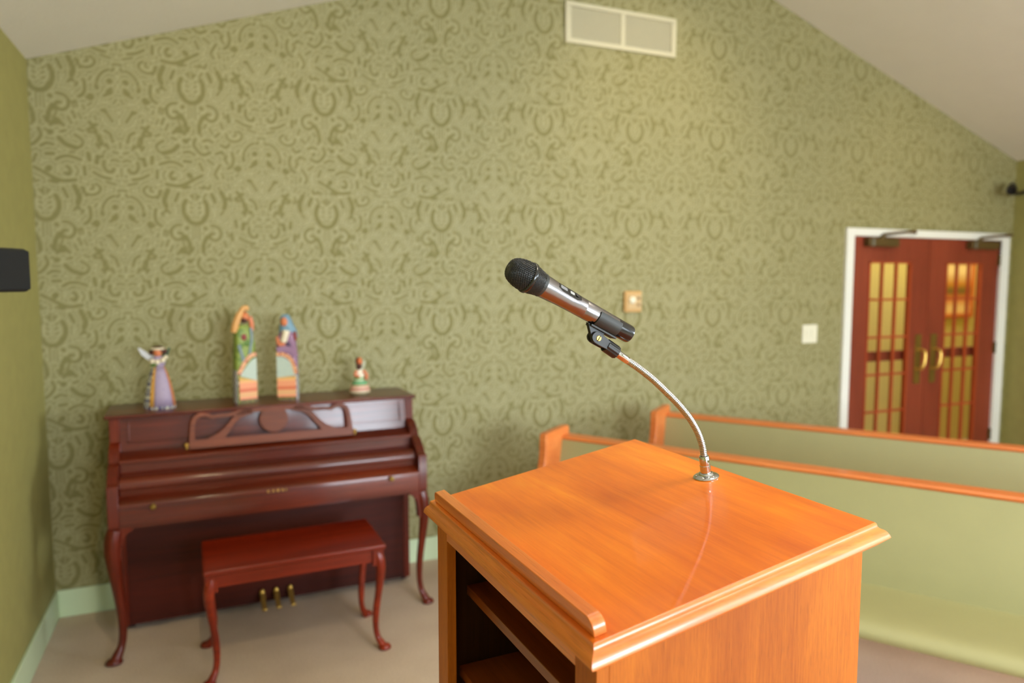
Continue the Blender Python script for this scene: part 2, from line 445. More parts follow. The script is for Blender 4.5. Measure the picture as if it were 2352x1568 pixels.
    uu = (np.arange(nu) + 0.5) / nu * U; vv = (np.arange(nv) + 0.5) / nv * V
    GU, GV = np.meshgrid(uu, vv)
    D = np.zeros_like(GU); Hh = np.full_like(GU, 1e9)
    for pts, w in S:
        pl = spline([(x, y, 0) for x, y in pts], 4) if len(pts) > 2 else [Vector((x, y, 0)) for x, y in pts]
        pl = np.array([(p[0], p[1]) for p in pl])
        for sh in (-V, 0, V):
            q = pl + np.array([0, sh])
            if q[:, 1].max() < -40 or q[:, 1].min() > V + 40: continue
            dm = np.full_like(GU, 1e9)
            for a, b in zip(q[:-1], q[1:]):
                d = b - a; L2 = max(d @ d, 1e-9)
                t = np.clip(((GU - a[0]) * d[0] + (GV - a[1]) * d[1]) / L2, 0, 1)
                dm = np.minimum(dm, np.hypot(GU - a[0] - t * d[0], GV - a[1] - t * d[1]))
            D = np.maximum(D, np.clip((w * 0.80 - dm) / 8.0 + 0.5, 0, 1)); Hh = np.minimum(Hh, dm - w * 0.80)
    # woven ground a little darker than the scrolls' pale outlines
    def band(a, b, soft=4.0): return np.clip((Hh - a) / soft, 0, 1) * np.clip((b - Hh) / soft, 0, 1)
    ground = 0.78 * band(12, 25) + 0.70 * band(34, 48) + 0.5 * band(59, 200)
    return np.clip(D + ground, 0, 1)
TILE = wallpaper_tile()
def pattern_at(x, z):
    """x, z arrays in metres -> 0..1"""
    AX, W, PZ, BZ = 0.2775, 0.6685, 0.6155, 2.5335           # mirror axis A, strip width, vertical repeat, diamond height on axis B
    s = np.mod(x - AX, 2 * W); s = np.where(s > W, 2 * W - s, s)
    u = (W - s) / W * TILE.shape[1] - 0.5
    v = np.mod((BZ - z) / PZ, 1.0) * TILE.shape[0] - 0.5
    u0 = np.floor(u).astype(int); v0 = np.floor(v).astype(int); fu = u - u0; fv = v - v0
    def g(a, b): return TILE[np.mod(b, TILE.shape[0]), np.clip(a, 0, TILE.shape[1] - 1)]
    return (g(u0, v0) * (1 - fu) * (1 - fv) + g(u0 + 1, v0) * fu * (1 - fv) + g(u0, v0 + 1) * (1 - fu) * fv + g(u0 + 1, v0 + 1) * fu * fv)

def back_wall():
    st = 0.008
    xs = np.concatenate([np.linspace(XL, DX0, int((DX0 - XL) / st)), np.linspace(DX0, DX1, int((DX1 - DX0) / st))[1:], np.linspace(DX1, XR, 21)[1:]])
    zl = np.linspace(0, DZ, int(DZ / st)); nh = 220
    nx = len(xs); t = np.linspace(0, 1, nh + 1)[1:]
    Z = np.empty((nx, len(zl) + nh))
    for i, x in enumerate(xs):
        Z[i, :len(zl)] = zl; Z[i, len(zl):] = DZ + (roof(x) - DZ) * t
    nz = Z.shape[1]
    X = np.repeat(xs[:, None], nz, 1)
    co = np.stack([X, np.full_like(X, YB), Z], -1).reshape(-1, 3)
    i, j = np.meshgrid(np.arange(nx - 1), np.arange(nz - 1), indexing='ij')
    keep = ~((xs[i] >= DX0 - 1e-6) & (xs[i + 1] <= DX1 + 1e-6) & (j < len(zl) - 1))
    i = i[keep]; j = j[keep]; a = i * nz + j
    f = np.stack([a, a + nz, a + nz + 1, a + 1], -1).astype(np.int32)
    me = bpy.data.meshes.new('wall_back')
    me.vertices.add(len(co)); me.vertices.foreach_set('co', co.ravel())
    me.loops.add(f.size); me.loops.foreach_set('vertex_index', f.ravel())
    me.polygons.add(len(f)); me.polygons.foreach_set('loop_start', np.arange(0, f.size, 4, dtype=np.int32))
    me.polygons.foreach_set('loop_total', np.full(len(f), 4, dtype=np.int32))
    me.update(calc_edges=True)
    at = me.attributes.new('pattern', 'FLOAT', 'POINT')
    at.data.foreach_set('value', pattern_at(co[:, 0], co[:, 2]).astype(np.float32))
    me.materials.append(M['damask'])
    o = link(bpy.data.objects.new('wall_back', me)); o['kind'] = 'structure'
back_wall()

def struct(name, bm, m, **k):
    o = obj(name, bm, m, **k); o['kind'] = 'structure'; return o

struct('floor', box(BM(), XL - .1, 9.0, YF - .1, YB + 1.1, -0.1, 0), M['carpet'])
struct('wall_left', box(BM(), XL - .12, XL, YF, YB, 0, ZL + .02), M['wall_plain'])
SY0, SY1, SZ0, SZ1 = -2.5, -.3, .95, 2.40      # window in the right-hand wall, behind the viewer
bm = BM(); box(bm, XR, XR + .12, YF, SY0, 0, ZR + .02); box(bm, XR, XR + .12, SY1, YB, 0, ZR + .02)
box(bm, XR, XR + .12, SY0, SY1, 0, SZ0); box(bm, XR, XR + .12, SY0, SY1, SZ1, ZR + .02)
struct('wall_right', bm, M['wall_plain'])
bm = BM()
for (xa, za, xb, zb) in ((XL - .12, roof(XL) - .04, RX, RZ), (RX, RZ, XR + .12, roof(XR) - .04)):
    prism(bm, [(xa, za), (xb, zb), (xb, zb + .12), (xa, za + .12)], XZ, YF - .1, YB + .1)
struct('ceiling', bm, M['ceiling'])
# front wall behind the camera with two tall windows
WIN = [(.95, 3.15), (3.6, 5.8)]; WZ0, WZ1 = 0.95, 2.50
bm = BM()
box(bm, XL, XR, YF - .12, YF, 0, WZ0)
for a, b in ((XL, WIN[0][0]), (WIN[0][1], WIN[1][0]), (WIN[1][1], XR)): box(bm, a, b, YF - .12, YF, WZ0, WZ1)
GX0, GX1, GZ0, GZ1 = RX - 1.0, RX + 1.0, 2.70, 3.37  # unseen gable opening, added to bring light to ceiling and lectern
prism(bm, [(XL, WZ1), (XR, WZ1), (XR, GZ0), (XL, GZ0)], XZ, YF - .12, YF)
prism(bm, [(XL, GZ0), (GX0, GZ0), (GX0, roof(GX0)), (XL, ZL)], XZ, YF - .12, YF)
prism(bm, [(GX1, GZ0), (XR, GZ0), (XR, ZR), (GX1, roof(GX1))], XZ, YF - .12, YF)
prism(bm, [(GX0, GZ1), (GX1, GZ1), (GX1, roof(GX1)), (RX, RZ), (GX0, roof(GX0))], XZ, YF - .12, YF)
struct('wall_front', bm, M['wall_plain'])
for k, (a, b) in enumerate(WIN + [(SY0, SY1)]):
    if k < 2: w = empty('window_%d' % (k + 1), ((a + b) / 2, YF, WZ0), kind='structure'); H = WZ1 - WZ0
    else: w = empty('window_3', (XR, (a + b) / 2, SZ0), R(90), kind='structure'); H = SZ1 - SZ0
    h = (b - a) / 2
    bm = BM()
    box(bm, -h - .07, -h, -.02, .02, -.07, H + .07); box(bm, h, h + .07, -.02, .02, -.07, H + .07)
    box(bm, -h, h, -.02, .02, H, H + .07); box(bm, -h - .02, h + .02, -.02, .06, -.05, 0)
    box(bm, -.02, .02, -.08, -.04, 0, H); box(bm, -h, h, -.08, -.04, H / 2 - .02, H / 2 + .02)
    obj('window_frame', bm, M['trim'], w)
BBH = 0.1425
struct('baseboard_back', box(BM(), XL, DX0 - .075, YB - .014, YB, 0, BBH), M['baseboard'], bevel=.004)
struct('baseboard_left', box(BM(), XL, XL + .014, YF, YB, 0, BBH), M['baseboard'], bevel=.004)
struct('baseboard_right', box(BM(), XR - .014, XR, YF, YB, 0, BBH), M['baseboard'], bevel=.004)
struct('baseboard_front', box(BM(), XL, XR, YF, YF + .014, 0, BBH), M['baseboard'], bevel=.004)

# door casing
bm = BM()
box(bm, DX0 - .072, DX0 + .006, YB - .022, YB + .1, 0, DZ + .052)
box(bm, DX1 - .006, DX1 + .100, YB - .022, YB + .1, 0, DZ + .052)
box(bm, DX0 + .006, DX1 - .006, YB - .022, YB + .1, DZ - .008, DZ + .052)
struct('trim_1', bm, M['trim'], bevel=.003)
# lobby beyond the doors
bm = BM(); box(bm, 3.6, 8.9, 5.10, 5.2, 0, 2.7); box(bm, 3.5, 3.6, YB + .12, 5.10, 0, 2.7); box(bm, 8.9, 9.0, YB + .12, 5.1, 0, 2.7)
box(bm, 3.5, DX0 - .06, YB + .1, YB + .16, 0, 2.7); box(bm, DX1 + .09, 8.9, YB + .1, YB + .16, 0, 2.7); box(bm, DX0 - .06, DX1 + .09, YB + .1, YB + .16, DZ + .04, 2.7)
struct('wall_lobby', bm, M['foyer'])
struct('ceiling_lobby', box(BM(), 3.5, 9.0, YB + .16, 5.2, 2.7, 2.8), M['ceiling'])
# framed picture on the lobby wall, seen through the panes
M['picture'] = banded('picture_paint', [(0, (236, 176, 100)), (0.20, (250, 222, 160)), (0.34, (224, 130, 60)), (0.46, (110, 100, 44)), (0.56, (206, 140, 46)), (0.74, (250, 226, 170))], z0=-.35, z1=.35, interp='LINEAR', rough=.6)
pc = empty('framed_picture', (7.22, 5.086, 1.63), label='framed picture in orange tones on the lobby wall seen through the door panes', cat='picture')
bm = BM()
for q in ((-.24, -.20, -.31, .31), (.20, .24, -.31, .31), (-.20, .20, .27, .31), (-.20, .20, -.31, -.27)): box(bm, q[0], q[1], -.02, .012, q[2], q[3])
obj('picture_frame', bm, M['pewwood'], pc)
obj('canvas', box(BM(), -.20, .20, -.005, .01, -.27, .27), M['picture'], pc)

# double doors with muntined glass
def glass():
    m, nt, b = new_mat('door_glass')
    b.inputs['Base Color'].default_value = (.95, .93, .88, 1); b.inputs['Transmission Weight'].default_value = 1
    b.inputs['Roughness'].default_value = 0.0; b.inputs['IOR'].default_value = 1.02
    b.inputs['Specular IOR Level'].default_value = 0.6
    return m
M['glass'] = glass()
def door(n, x0, x1, hinge_left):
    cx = (x0 + x1) / 2
    d = empty('door_%d' % n, (cx, YB + .022, 0), kind='structure')
    w = (x1 - x0) / 2; th = .044; y0, y1 = -.022, .022
    if hinge_left: g0, g1 = -w + .187, w - .205
    else: g0, g1 = -w + .205, w - .212
    zt, zb = 1.857, .34 - .10
    bm = BM()
    box(bm, -w, g0, y0, y1, .01, DZ - .010); box(bm, g1, w, y0, y1, .01, DZ - .010)
    box(bm, g0, g1, y0, y1, zt, DZ - .010); box(bm, g0, g1, y0, y1, .01, zb)
    obj('door_leaf', bm, M['doorwood'], d)
    gl = obj('glass_panel', box(BM(), g0, g1, .004, .008, zb, zt), M['glass'], d)
    bm = BM(); m = .011
    for i in (1, 2):
        x = g0 + (g1 - g0) * i / 3; box(bm, x - m, x + m, y0 + .004, .002, zb, zt)
    for i in range(1, 5):
        z = zt - .3035 * i; box(bm, g0, g1, y0 + .006, .003, z - m * .8, z + m * .8)
    fr = .014
    box(bm, g0 - .0, g0 + fr, y0 - .006, .004, zb, zt); box(bm, g1 - fr, g1 + .0, y0 - .006, .004, zb, zt)
    box(bm, g0, g1, y0 - .006, .004, zt - fr, zt)
    obj('muntins', bm, M['muntin'], d, label='lighter red-brown glazing bars')
    obj('push_bar', box(BM(), g0 - .02, g1 + .02, .03, .07, 1.05, 1.13), M['doorwood'], d)
    hx = (w - .055 - .035) if hinge_left else (-w + .09)
    h = obj('pull_handle', box(BM(), hx - .036, hx + .036, y0 - .005, y0, .853, 1.262), M['oldbrass'], d, label='aged brass pull on a long plate')
    bm = BM(); tube(bm, spline([(hx + .012, y0 - .004, 1.135), (hx + .02, y0 - .05, 1.128), (hx + .016, y0 - .06, 1.06), (hx - .002, y0 - .05, .985), (hx - .012, y0 - .004, .975)], 6), .011, 10)
    obj('grip', bm, M['brass'], h, smooth=True)
    # closer
    c0 = (-w + .115, -w + .44) if hinge_left else (w - .43, w - .08)
    cl = obj('door_closer', box(BM(), c0[0], c0[1], y0 - .06, y0, 1.972, 2.040), M['bronze'], d, bevel=.006, label='bronze overhead closer body')
    obj('closer_end_cap', box(BM(), c0[0] + .030, c0[0] + .052, y0 - .062, y0 - .055, 1.976, 2.036), M['silver'], cl)
    ax = c0[0] + .17 if hinge_left else c0[0] + .13
    bm = BM(); lathe(bm, [(.022, 2.03), (.022, 2.062), (0, 2.062)], Matrix.Translation((ax, y0 - .03, 0)), 16)
    tube(bm, [(ax, y0 - .03, 2.066), (ax + .12, y0 - .22, 2.085)], .011, 8); tube(bm, [(ax + .12, y0 - .22, 2.085), (ax + .37, y0 - .03, 2.088)], .009, 8)
    obj('closer_arm', bm, M['bronze'], cl, smooth=True)
    for hz in (1.885, 1.12, .35):
        s = -1 if hinge_left else 1
        bm = BM(); lathe(bm, [(.0085, hz - .05), (.0085, hz + .05)], Matrix.Translation((s * (w + .004), y0 - .012, 0)), 10)
        box(bm, s * w - .018, s * w + .03 * s, y0 - .003, y0 - .0005, hz - .05, hz + .05)
        obj('hinge', bm, M['bronze'], d)
XM = (DX0 + DX1) / 2
door(1, DX0 + .008, XM - .002, True)
door(2, XM + .002, DX1 - .008, False)

# ------------------------------------------------------------------ things on the walls
v = empty('air_vent', (2.507, YB, 3.315), label='wide cream return-air grille high on the damask wall', cat='air vent')
W2, H2, F = .413, .126, .030
bm = BM()
box(bm, -W2, W2, -.016, 0, H2 - F, H2); box(bm, -W2, W2, -.016, 0, -H2, -H2 + F)
box(bm, -W2, -W2 + F + .008, -.016, 0, -H2 + F, H2 - F); box(bm, W2 - F - .008, W2, -.016, 0, -H2 + F, H2 - F)
obj('frame', bm, M['vent'], v, bevel=.004)
obj('centre_bar', box(BM(), -.015, .017, -.013, 0, -H2 + F, H2 - F), M['vent'], v)
obj('duct_backing', box(BM(), -W2 + F, W2 - F, -.002, -.0005, -H2 + F, H2 - F), M['ventdark'], v)  # opaque sheet, shade behind the louvres put into its colour
for xa, xb in ((-W2 + F + .008, -.015), (.017, W2 - F - .008)):
    bm = BM()
    for i in range(17):
        z = -H2 + F + .006 + i * (2 * H2 - 2 * F - .012) / 16
        mt = Matrix.Translation((0, -.006, z)) @ Matrix.Rotation(R(-38), 4, 'X')
        box(bm, xa, xb, -.006, .006, -.0008, .0008, mt)
    obj('louvre_bank', bm, M['vent'], v)

t = empty('wall_control', (2.609, YB, 1.565), label='small square tan control with a round dial on the damask wall', cat='thermostat')
obj('back_plate', box(BM(), -.066, .066, -.024, 0, -.07, .07), M['tan'], t, bevel=.006)
obj('face_plate', box(BM(), -.048, .060, -.030, -.022, -.052, .050), M['tanface'], t, bevel=.004)
bm = BM(); lathe(bm, [(.022, 0), (.022, .008), (.016, .012), (0, .012)], Matrix.Translation((-.012, -.030, .010)) @ Matrix.Rotation(PI / 2, 4, 'X'), 20)
obj('dial', bm, M['ivory'], t, smooth=True, label='pale round dial')
for z in (.022, -.022): obj('button', box(BM(), .026, .046, -.034, -.029, z - .009, z + .009), M['grey'], t, bevel=.002)

t = empty('light_switch', (4.197, YB, 1.302), label='ivory double rocker switch plate left of the double doors', cat='light switch')
obj('plate', box(BM(), -.073, .073, -.007, 0, -.070, .070), M['ivory'], t, bevel=.004)
for x in (-.027, .027):
    mt = Matrix.Translation((x, -.009, 0)) @ Matrix.Rotation(R(4), 4, 'X')
    obj('rocker', box(BM(), -.017, .017, -.004, .003, -.034, .034, mt), M['ivory'], t, bevel=.001)

# small speaker on a wall bracket, left wall
SA = R(-27)     # turned into the room
sp = empty('wall_speaker', (-.500, 2.610, 1.6675), R(63), label='small black loudspeaker on a bracket, partly cut off on the left wall', cat='speaker')
# local x runs along the front face (towards the far edge), local +y points back to the wall
obj('cabinet', box(BM(), -.27, 0, .012, .115, 0, .132), M['speakercase'], sp, bevel=.012, seg=3)
obj('front_grille', box(BM(), -.262, -.012, 0, .014, .006, .126), M['speaker'], sp, bevel=.006)
bm = BM(); tube(bm, [(-.14, .10, .06), (-.14, .17, .04), (-.16, .205, .03)], .012, 10); 
obj('bracket', bm, M['black'], sp, smooth=True)

# security camera on the right wall, near the corner
cm = empty('security_camera', (XR, 4.0, 2.47), label='small black and silver security camera high in the right corner', cat='security camera')
bm = BM(); lathe(bm, [(.035, 0), (.035, .012), (.02, .02), (0, .02)], Matrix.Rotation(-PI / 2, 4, 'Y'), 20); obj('wall_mount', bm, M['silver'], cm, smooth=True)
bm = BM(); tube(bm, [(-.01, 0, 0), (-.15, -.005, -.03), (-.25, -.02, -.02), (-.28, -.02, .02)], .014, 10); obj('arm', bm, M['black'], cm, smooth=True)
dirv = Vector((-.80, -.50, -.42)).normalized(); q = Vector((0, 0, 1)).rotation_difference(dirv).to_matrix().to_4x4()
bm = BM(); lathe(bm, [(0, -.085), (.022, -.08), (.028, -.07), (.030, .045), (.024, .05), (0, .05)], Matrix.Translation((-.25, -.02, .020)) @ q, 20); obj('camera_body', bm, M['silver'], cm, smooth=True)
bm = BM(); lathe(bm, [(.036, .005), (.040, .085), (.030, .085), (.026, .060), (0, .060)], Matrix.Translation((-.25, -.02, .020)) @ q, 20); obj('lens_hood', bm, M['black'], cm, smooth=True)

# ------------------------------------------------------------------ piano
PA = R(1.8)
pn = empty('upright_piano', (-.448, 3.486, 0), PA, label='dark mahogany console piano with carved music desk against the damask wall', cat='piano')
PW = 1.46
def curve2(pts, n=5): return [(p[0], p[1]) for p in spline([(a, b, 0) for a, b in pts], n)]
arm_prof = [(0.0, .615), (0.0, .796), (.006, .804), (.030, .808)] + curve2([(.030, .808), (.060, .834), (.105, .866)], 4)[1:] + [(.118, .872), (.140, .876)] + curve2([(.140, .876), (.170, .915), (.215, .945)], 4)[1:] + [(.246, .952), (.250, 1.062), (.555, 1.062), (.555, .615)]
for nm, x0, x1 in (('l', 0, .045), ('r', PW - .045, PW)):
    bm = BM(); prism(bm, arm_prof, YZ, x0, x1)
    obj('side_arm', bm, M['mahZ'], pn, bevel=.003)
for x0, x1 in ((.018, .045), (PW - .045, PW - .012)):
    obj('lower_side', box(BM(), x0, x1, .30, .555, .035, .615), M['mahZ'], pn, bevel=.002)
    obj('caster_block', box(BM(), x0 + .002, x1 + .02 if x0 < 1 else x1, .36, .50, 0, .036), M['line'], pn)
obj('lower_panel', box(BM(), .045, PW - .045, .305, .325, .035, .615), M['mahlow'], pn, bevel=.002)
obj('back_panel', box(BM(), .045, PW - .045, .53, .555, .06, 1.06), M['mahlow'], pn)
obj('keybed', box(BM(), .045, PW - .045, .02, .50, .60, .64), M['mah'], pn)
# lid
bm = BM(); box(bm, -.018, PW + .012, .232, .570, 1.062, 1.080)
obj('lid', bm, M['mah'], pn, bevel=.005, seg=3)
# upper panel, slightly leaning, with moulding
lean = Matrix.Translation((0, .234, .905)) @ Matrix.Rotation(R(-8), 4, 'X')
bm = BM(); box(bm, .045, PW - .045, 0, .02, 0, .158, lean)
up = obj('upper_panel', bm, M['mah'], pn)
bm = BM()
def rect_line(bm, x0, x1, z0, z1, w, mt, t):
    box(bm, x0, x1, -t, 0, z0, z0 + w, mt); box(bm, x0, x1, -t, 0, z1 - w, z1, mt); box(bm, x0, x0 + w, -t, 0, z0, z1, mt); box(bm, x1 - w, x1, -t, 0, z0, z1, mt)
rect_line(bm, .075, PW - .075, .040, .142, .009, lean, .003); obj('panel_moulding', bm, M['mah'], up, bevel=.0015)
# shelf in front of the panel, fallboard and key slip (all closed)
obj('desk_shelf', prism(BM(), [(.128, .872), (.128, .886), (.140, .890), (.232, .908), (.260, .908), (.260, .872)], YZ, .045, PW - .045), M['mah'], pn, bevel=.003)
fb = [(.150, .874), (.148, .826), (.140, .822), (.128, .820)] + curve2([(.128, .820), (.100, .820), (.078, .815), (.064, .804), (.057, .790), (.055, .775)], 4)[1:] + [(.058, .770), (.066, .766), (.068, .738), (.17, .738), (.17, .874)]
obj('fallboard', prism(BM(), fb, YZ, .047, PW - .047), M['mah'], pn, smooth=True, angle=30)
ks = [(.0, .612), (.0, .708), (.003, .716), (.010, .720), (.074, .742), (.074, .612)]
slip = obj('key_slip', prism(BM(), ks, YZ, .045, PW - .045), M['mah'], pn, bevel=.002)
obj('inlay_line', box(BM(), .045, PW - .045, -.0008, .001, .6945, .6965), M['line'], slip)
for x in (.182, PW - .193):
    mt = Matrix.Translation((x, 0, .700)) @ Matrix.Rotation(PI / 2, 4, 'X')
    bm = BM(); lathe(bm, [(.010, 0), (.008, .004), (.007, .010), (.012, .016), (.0125, .020), (.008, .026), (0, .027)], mt, 18)
    obj('brass_knob', bm, M['oldbrass'], pn, smooth=True, label='aged brass knob')
# lettering K A W A I
bm = BM()
let = {'K': [[(0, 0), (0, 1)], [(.62, 1), (0, .42)], [(.2, .58), (.66, 0)]], 'A': [[(0, 0), (.38, 1)], [(.38, 1), (.76, 0)], [(.15, .36), (.61, .36)]],
       'W': [[(0, 1), (.25, 0)], [(.25, 0), (.48, 1)], [(.48, 1), (.72, 0)], [(.72, 0), (.96, 1)]], 'I': [[(0, 0), (0, 1)]]}
cx = .668; hh = .0135
for ch, adv in (('K', 1.35), ('A', 1.3), ('W', 1.5), ('A', 1.35), ('I', .5)):
    for st in let[ch]:
        ribbon(bm, [(cx + a * hh, .6975 + b * hh) for a, b in st], .0028, XZ, -.0012, .0005)
    cx += adv * hh * 1.15
obj('maker_lettering', bm, M['goldpaint'], slip, label='small gold letters KAWAI')
# music desk: fretwork drawn in its own leaning plane
DC = .727
dm = Matrix.Translation((0, .178, .905)) @ Matrix.Rotation(R(-16), 4, 'X') @ XZ
def dpt(x, z): return (x, (z - .905) / math.cos(R(16)))
bm = BM(); T0, T1 = -.008, .006
half = dict(
    outer=([(.352, .912), (.352, .960), (.356, 1.010), (.366, 1.040), (.392, 1.056), (.424, 1.052), (.442, 1.042), (.466, 1.046), (.502, 1.046), (.540, 1.050), (.575, 1.058), (.62, 1.062)], [.026, .018, .017, .018, .018, .014, .013, .013, .013, .016, .020, .020]),
    diag=([(.425, .935), (.470, .946), (.506, .978), (.540, 1.018), (.575, 1.046), (.63, 1.058)], [.02, .032, .024, .020, .026, .018]),
    top=([(.58, 1.060), (.65, 1.062), (.72, 1.062)], [.016, .016, .018]))
for s in (0, 1):
    for k, (pts, w) in half.items():
        pp = [dpt(x if not s else 2 * DC - x, z) for x, z in pts]
        sp_ = spline([(a, b, 0) for a, b in pp], 4)
        ww = []
        for i in range(len(w) - 1): ww += [w[i] + (w[i + 1] - w[i]) * k_ / 4 for k_ in range(4)]
        ww.append(w[-1]); ww = [q_ * 1.22 for q_ in ww]
        ribbon(bm, sp_, ww, dm, T0 + .0004 * s, T1 - .0004 * s)
ribbon(bm, [dpt(.338, .925), dpt(.40, .924), dpt(DC, .928), dpt(2 * DC - .40, .924), dpt(2 * DC - .338, .925)], [.036, .040, .032, .040, .036], dm, T0 - .0005, T1 + .0005)
ribbon(bm, [dpt(.338, .908), dpt(2 * DC - .338, .908)], .010, dm, T0 - .004, T1)
desk = obj('music_desk', bm, M['desk'], pn, label='pierced scroll-work music desk')
bm = BM()
elp = [(DC + .069 * math.cos(t), .112 + .064 * math.sin(t) * (1.0 if math.sin(t) > 0 else 1.04)) for t in np.linspace(0, 2 * PI, 33)[:-1]]
prism(bm, elp, dm, T0 - .004, T1); 
obj('oval_medallion', bm, M['desk'], desk, bevel=.003)
bm = BM(); prism(bm, [(DC + (x - DC) * .80, .112 + (y - .112) * .82) for x, y in elp], dm, T0 - .0050, T0 - .003)
obj('medallion_inlay', bm, M['desk'], desk, bevel=.0005)
for x in (.326, 2 * DC - .330):
    bm = BM(); lathe(bm, [(.004, 0), (.004, .012), (.009, .016), (.010, .022), (.006, .028), (0, .029)], Matrix.Translation((x, .170, .906)), 16)
    obj('desk_knob', bm, M['brass'], pn, smooth=True, label='small bright brass knob')
# pedals
for x in (.655, .724, .795):
    bm = BM()
    prism(bm, [(.31, .060), (.31, .094), (.290, .097), (.268, .088), (.245, .068), (.180, .050), (.172, .056), (.168, .050), (.176, .040), (.25, .048), (.28, .060)], YZ, x - .012, x + .012)
    pd_ = obj('pedal', bm, M['brass'], pn, bevel=.005, seg=3, label='brass pedal')
    bm = BM(); ball(bm, (x, .288, .088), .013, 1, .8, 1.7, 14); obj('pedal_collar', bm, M['brass'], pd_, smooth=True)
# cabriole legs
def leg(parent, x, y, ztop, s, dirx, diry, m, top_block, name='leg', shrink=1.0, knee=.030):
    """x, y = centre of the square top; foot turns out towards (dirx, diry)"""
    bm = BM(); dv = Vector((dirx, diry, 0)).normalized()
    zs = [1.0, .93, .84, .72, .55, .38, .22, .12, .06, .025]
    of = [0, .010, .014, .010, .0, -.010, -.012, -.004, .012, .022]
    rr = [knee, knee * 1.02, knee * .93, knee * .80, knee * .66, .0175, .0145, .0145, .018, .021]
    pts = [Vector((x, y, ztop * a)) + dv * (b * s) for a, b in zip(zs, of)]
    pl = spline(pts, 5); rl = []
    for i in range(len(rr) - 1): rl += [(rr[i] + (rr[i + 1] - rr[i]) * k / 5) * shrink for k in range(5)]
    rl.append(rr[-1] * shrink)
    tube(bm, pl, rl, 14)
    f = Vector((x, y, 0)) + dv * (.028 * s)
    lathe(bm, [(0, 0), (.016 * shrink, 0), (.026 * shrink, .006), (.027 * shrink, .012), (.020 * shrink, .024), (0.0, .032)], Matrix.Translation(f), 18, 1.15, 1.0)
    if top_block: top_block(bm)
    return obj(name, bm, m, parent, smooth=True, angle=50)
def bracket(x0, x1, flip, z=.612, y0=.002, y1=.050):
    def f(bm):
        p = [(0, z), (.100, z), (.098, z - .012), (.078, z - .022), (.058, z - .048), (.050, z - .085), (.046, z - .14), (.002, z - .14)]
        if flip: p = [(x1 - a, b) for a, b in p]
        else: p = [(x0 + a, b) for a, b in p]
        prism(bm, p, XZ, y0, y1)
    return f
leg(pn, .026, .026, .60, 1.2, -1, -.75, M['mahZ'], bracket(0.0, 0, False), knee=.030, shrink=1.18)
leg(pn, PW - .026, .026, .60, 1.2, .9, -.75, M['mahZ'], bracket(0, PW, True), knee=.029, shrink=1.0)

# bench
bn = empty('piano_bench', (.312, 3.326, 0), R(1.6), label='mahogany piano bench with curved legs in front of the piano', cat='bench')
obj('seat', box(BM(), -.384, .384, -.200, .200, .482, .504), M['bench'], bn, bevel=.007, seg=3)
bm = BM(); zz = .482
for a in (((-.335, -.170), (.335, -.150)), ((-.335, .150), (.335, .170))): box(bm, a[0][0], a[1][0], a[0][1], a[1][1], .418, zz)
box(bm, -.360, -.340, -.145, .145, .418, zz); box(bm, .340, .360, -.145, .145, .418, zz)
obj('apron', bm, M['bench'], bn, bevel=.002)
for sx in (-1, 1):
    for sy in (-1, 1):
        def tb(bm, sx=sx, sy=sy): box(bm, min(sx * .328, sx * .376), max(sx * .328, sx * .376), min(sy * .138, sy * .182), max(sy * .138, sy * .182), .405, .482)
        leg(bn, sx * .352, sy * .160, .455, 1.15, sx, sy * .9, M['bench'], tb, knee=.0255, shrink=.92)

# ------------------------------------------------------------------ figurines on the lid
LZ = 1.080
def on_lid(x, y): 
    c, s = math.cos(PA), math.sin(PA); return (-.448 + x * c - y * s, 3.486 + x * s + y * c, LZ)
M['lav'] = speckled('lavender_painted_cloth', (156, 140, 166), (128, 116, 152), 70, .18)
M['bluewhite'] = speckled('blue_white_pattern', (198, 196, 180), (72, 74, 112), 62, kind='CHECKER')
M['gold'] = mat('ochre_edging', (204, 150, 66), rough=.5)
M['rust'] = mat('rust_edging', (190, 116, 66), rough=.5)
M['cream'] = mat('cream_paint', (222, 210, 184), rough=.5)
M['wing'] = mat('pale_blue_wing', (206, 208, 214), rough=.5)
M['hair'] = mat('dark_brown_hair', (74, 38, 24), rough=.6)
M['darkgreen'] = mat('dark_green_paint', (56, 84, 64), rough=.5)
M['green'] = speckled('green_robe_paint', (128, 146, 66), (96, 120, 48), 34, .3)
M['leaf'] = mat('leaf_green_paint', (84, 118, 44), rough=.5)
M['tansleeve'] = mat('tan_sleeve_paint', (214, 160, 98), rough=.5)
M['pink'] = mat('pink_sleeve_paint', (212, 128, 92), rough=.5)
M['slate'] = mat('slate_blue_paint', (112, 128, 132), rough=.5)
M['wine'] = mat('wine_red_paint', (130, 48, 44), rough=.5)
M['bluehood'] = mat('blue_hood_paint', (112, 146, 166), rough=.5)
M['purple'] = mat('purple_robe_paint', (146, 112, 142), rough=.5)
M['darkpurple'] = mat('purple_robe_shade', (86, 66, 96), rough=.5)
M['paleblue'] = speckled('pale_blue_paint', (176, 190, 178), (164, 182, 176), 60, .2)
M['band'] = banded('peach_striped_hem_paint', [(0, (232, 140, 110)), (.08, (222, 168, 118)), (.36, (210, 112, 76)), (.52, (226, 150, 110)), (.80, (226, 168, 110)), (.93, (206, 166, 84))], z0=.020, z1=.125)
M['fringe'] = speckled('ochre_fringe', (92, 84, 44), (196, 172, 92), 120, .25)
M['floral'] = speckled('floral_border_paint', (214, 158, 116), (158, 62, 54), 60, .28)

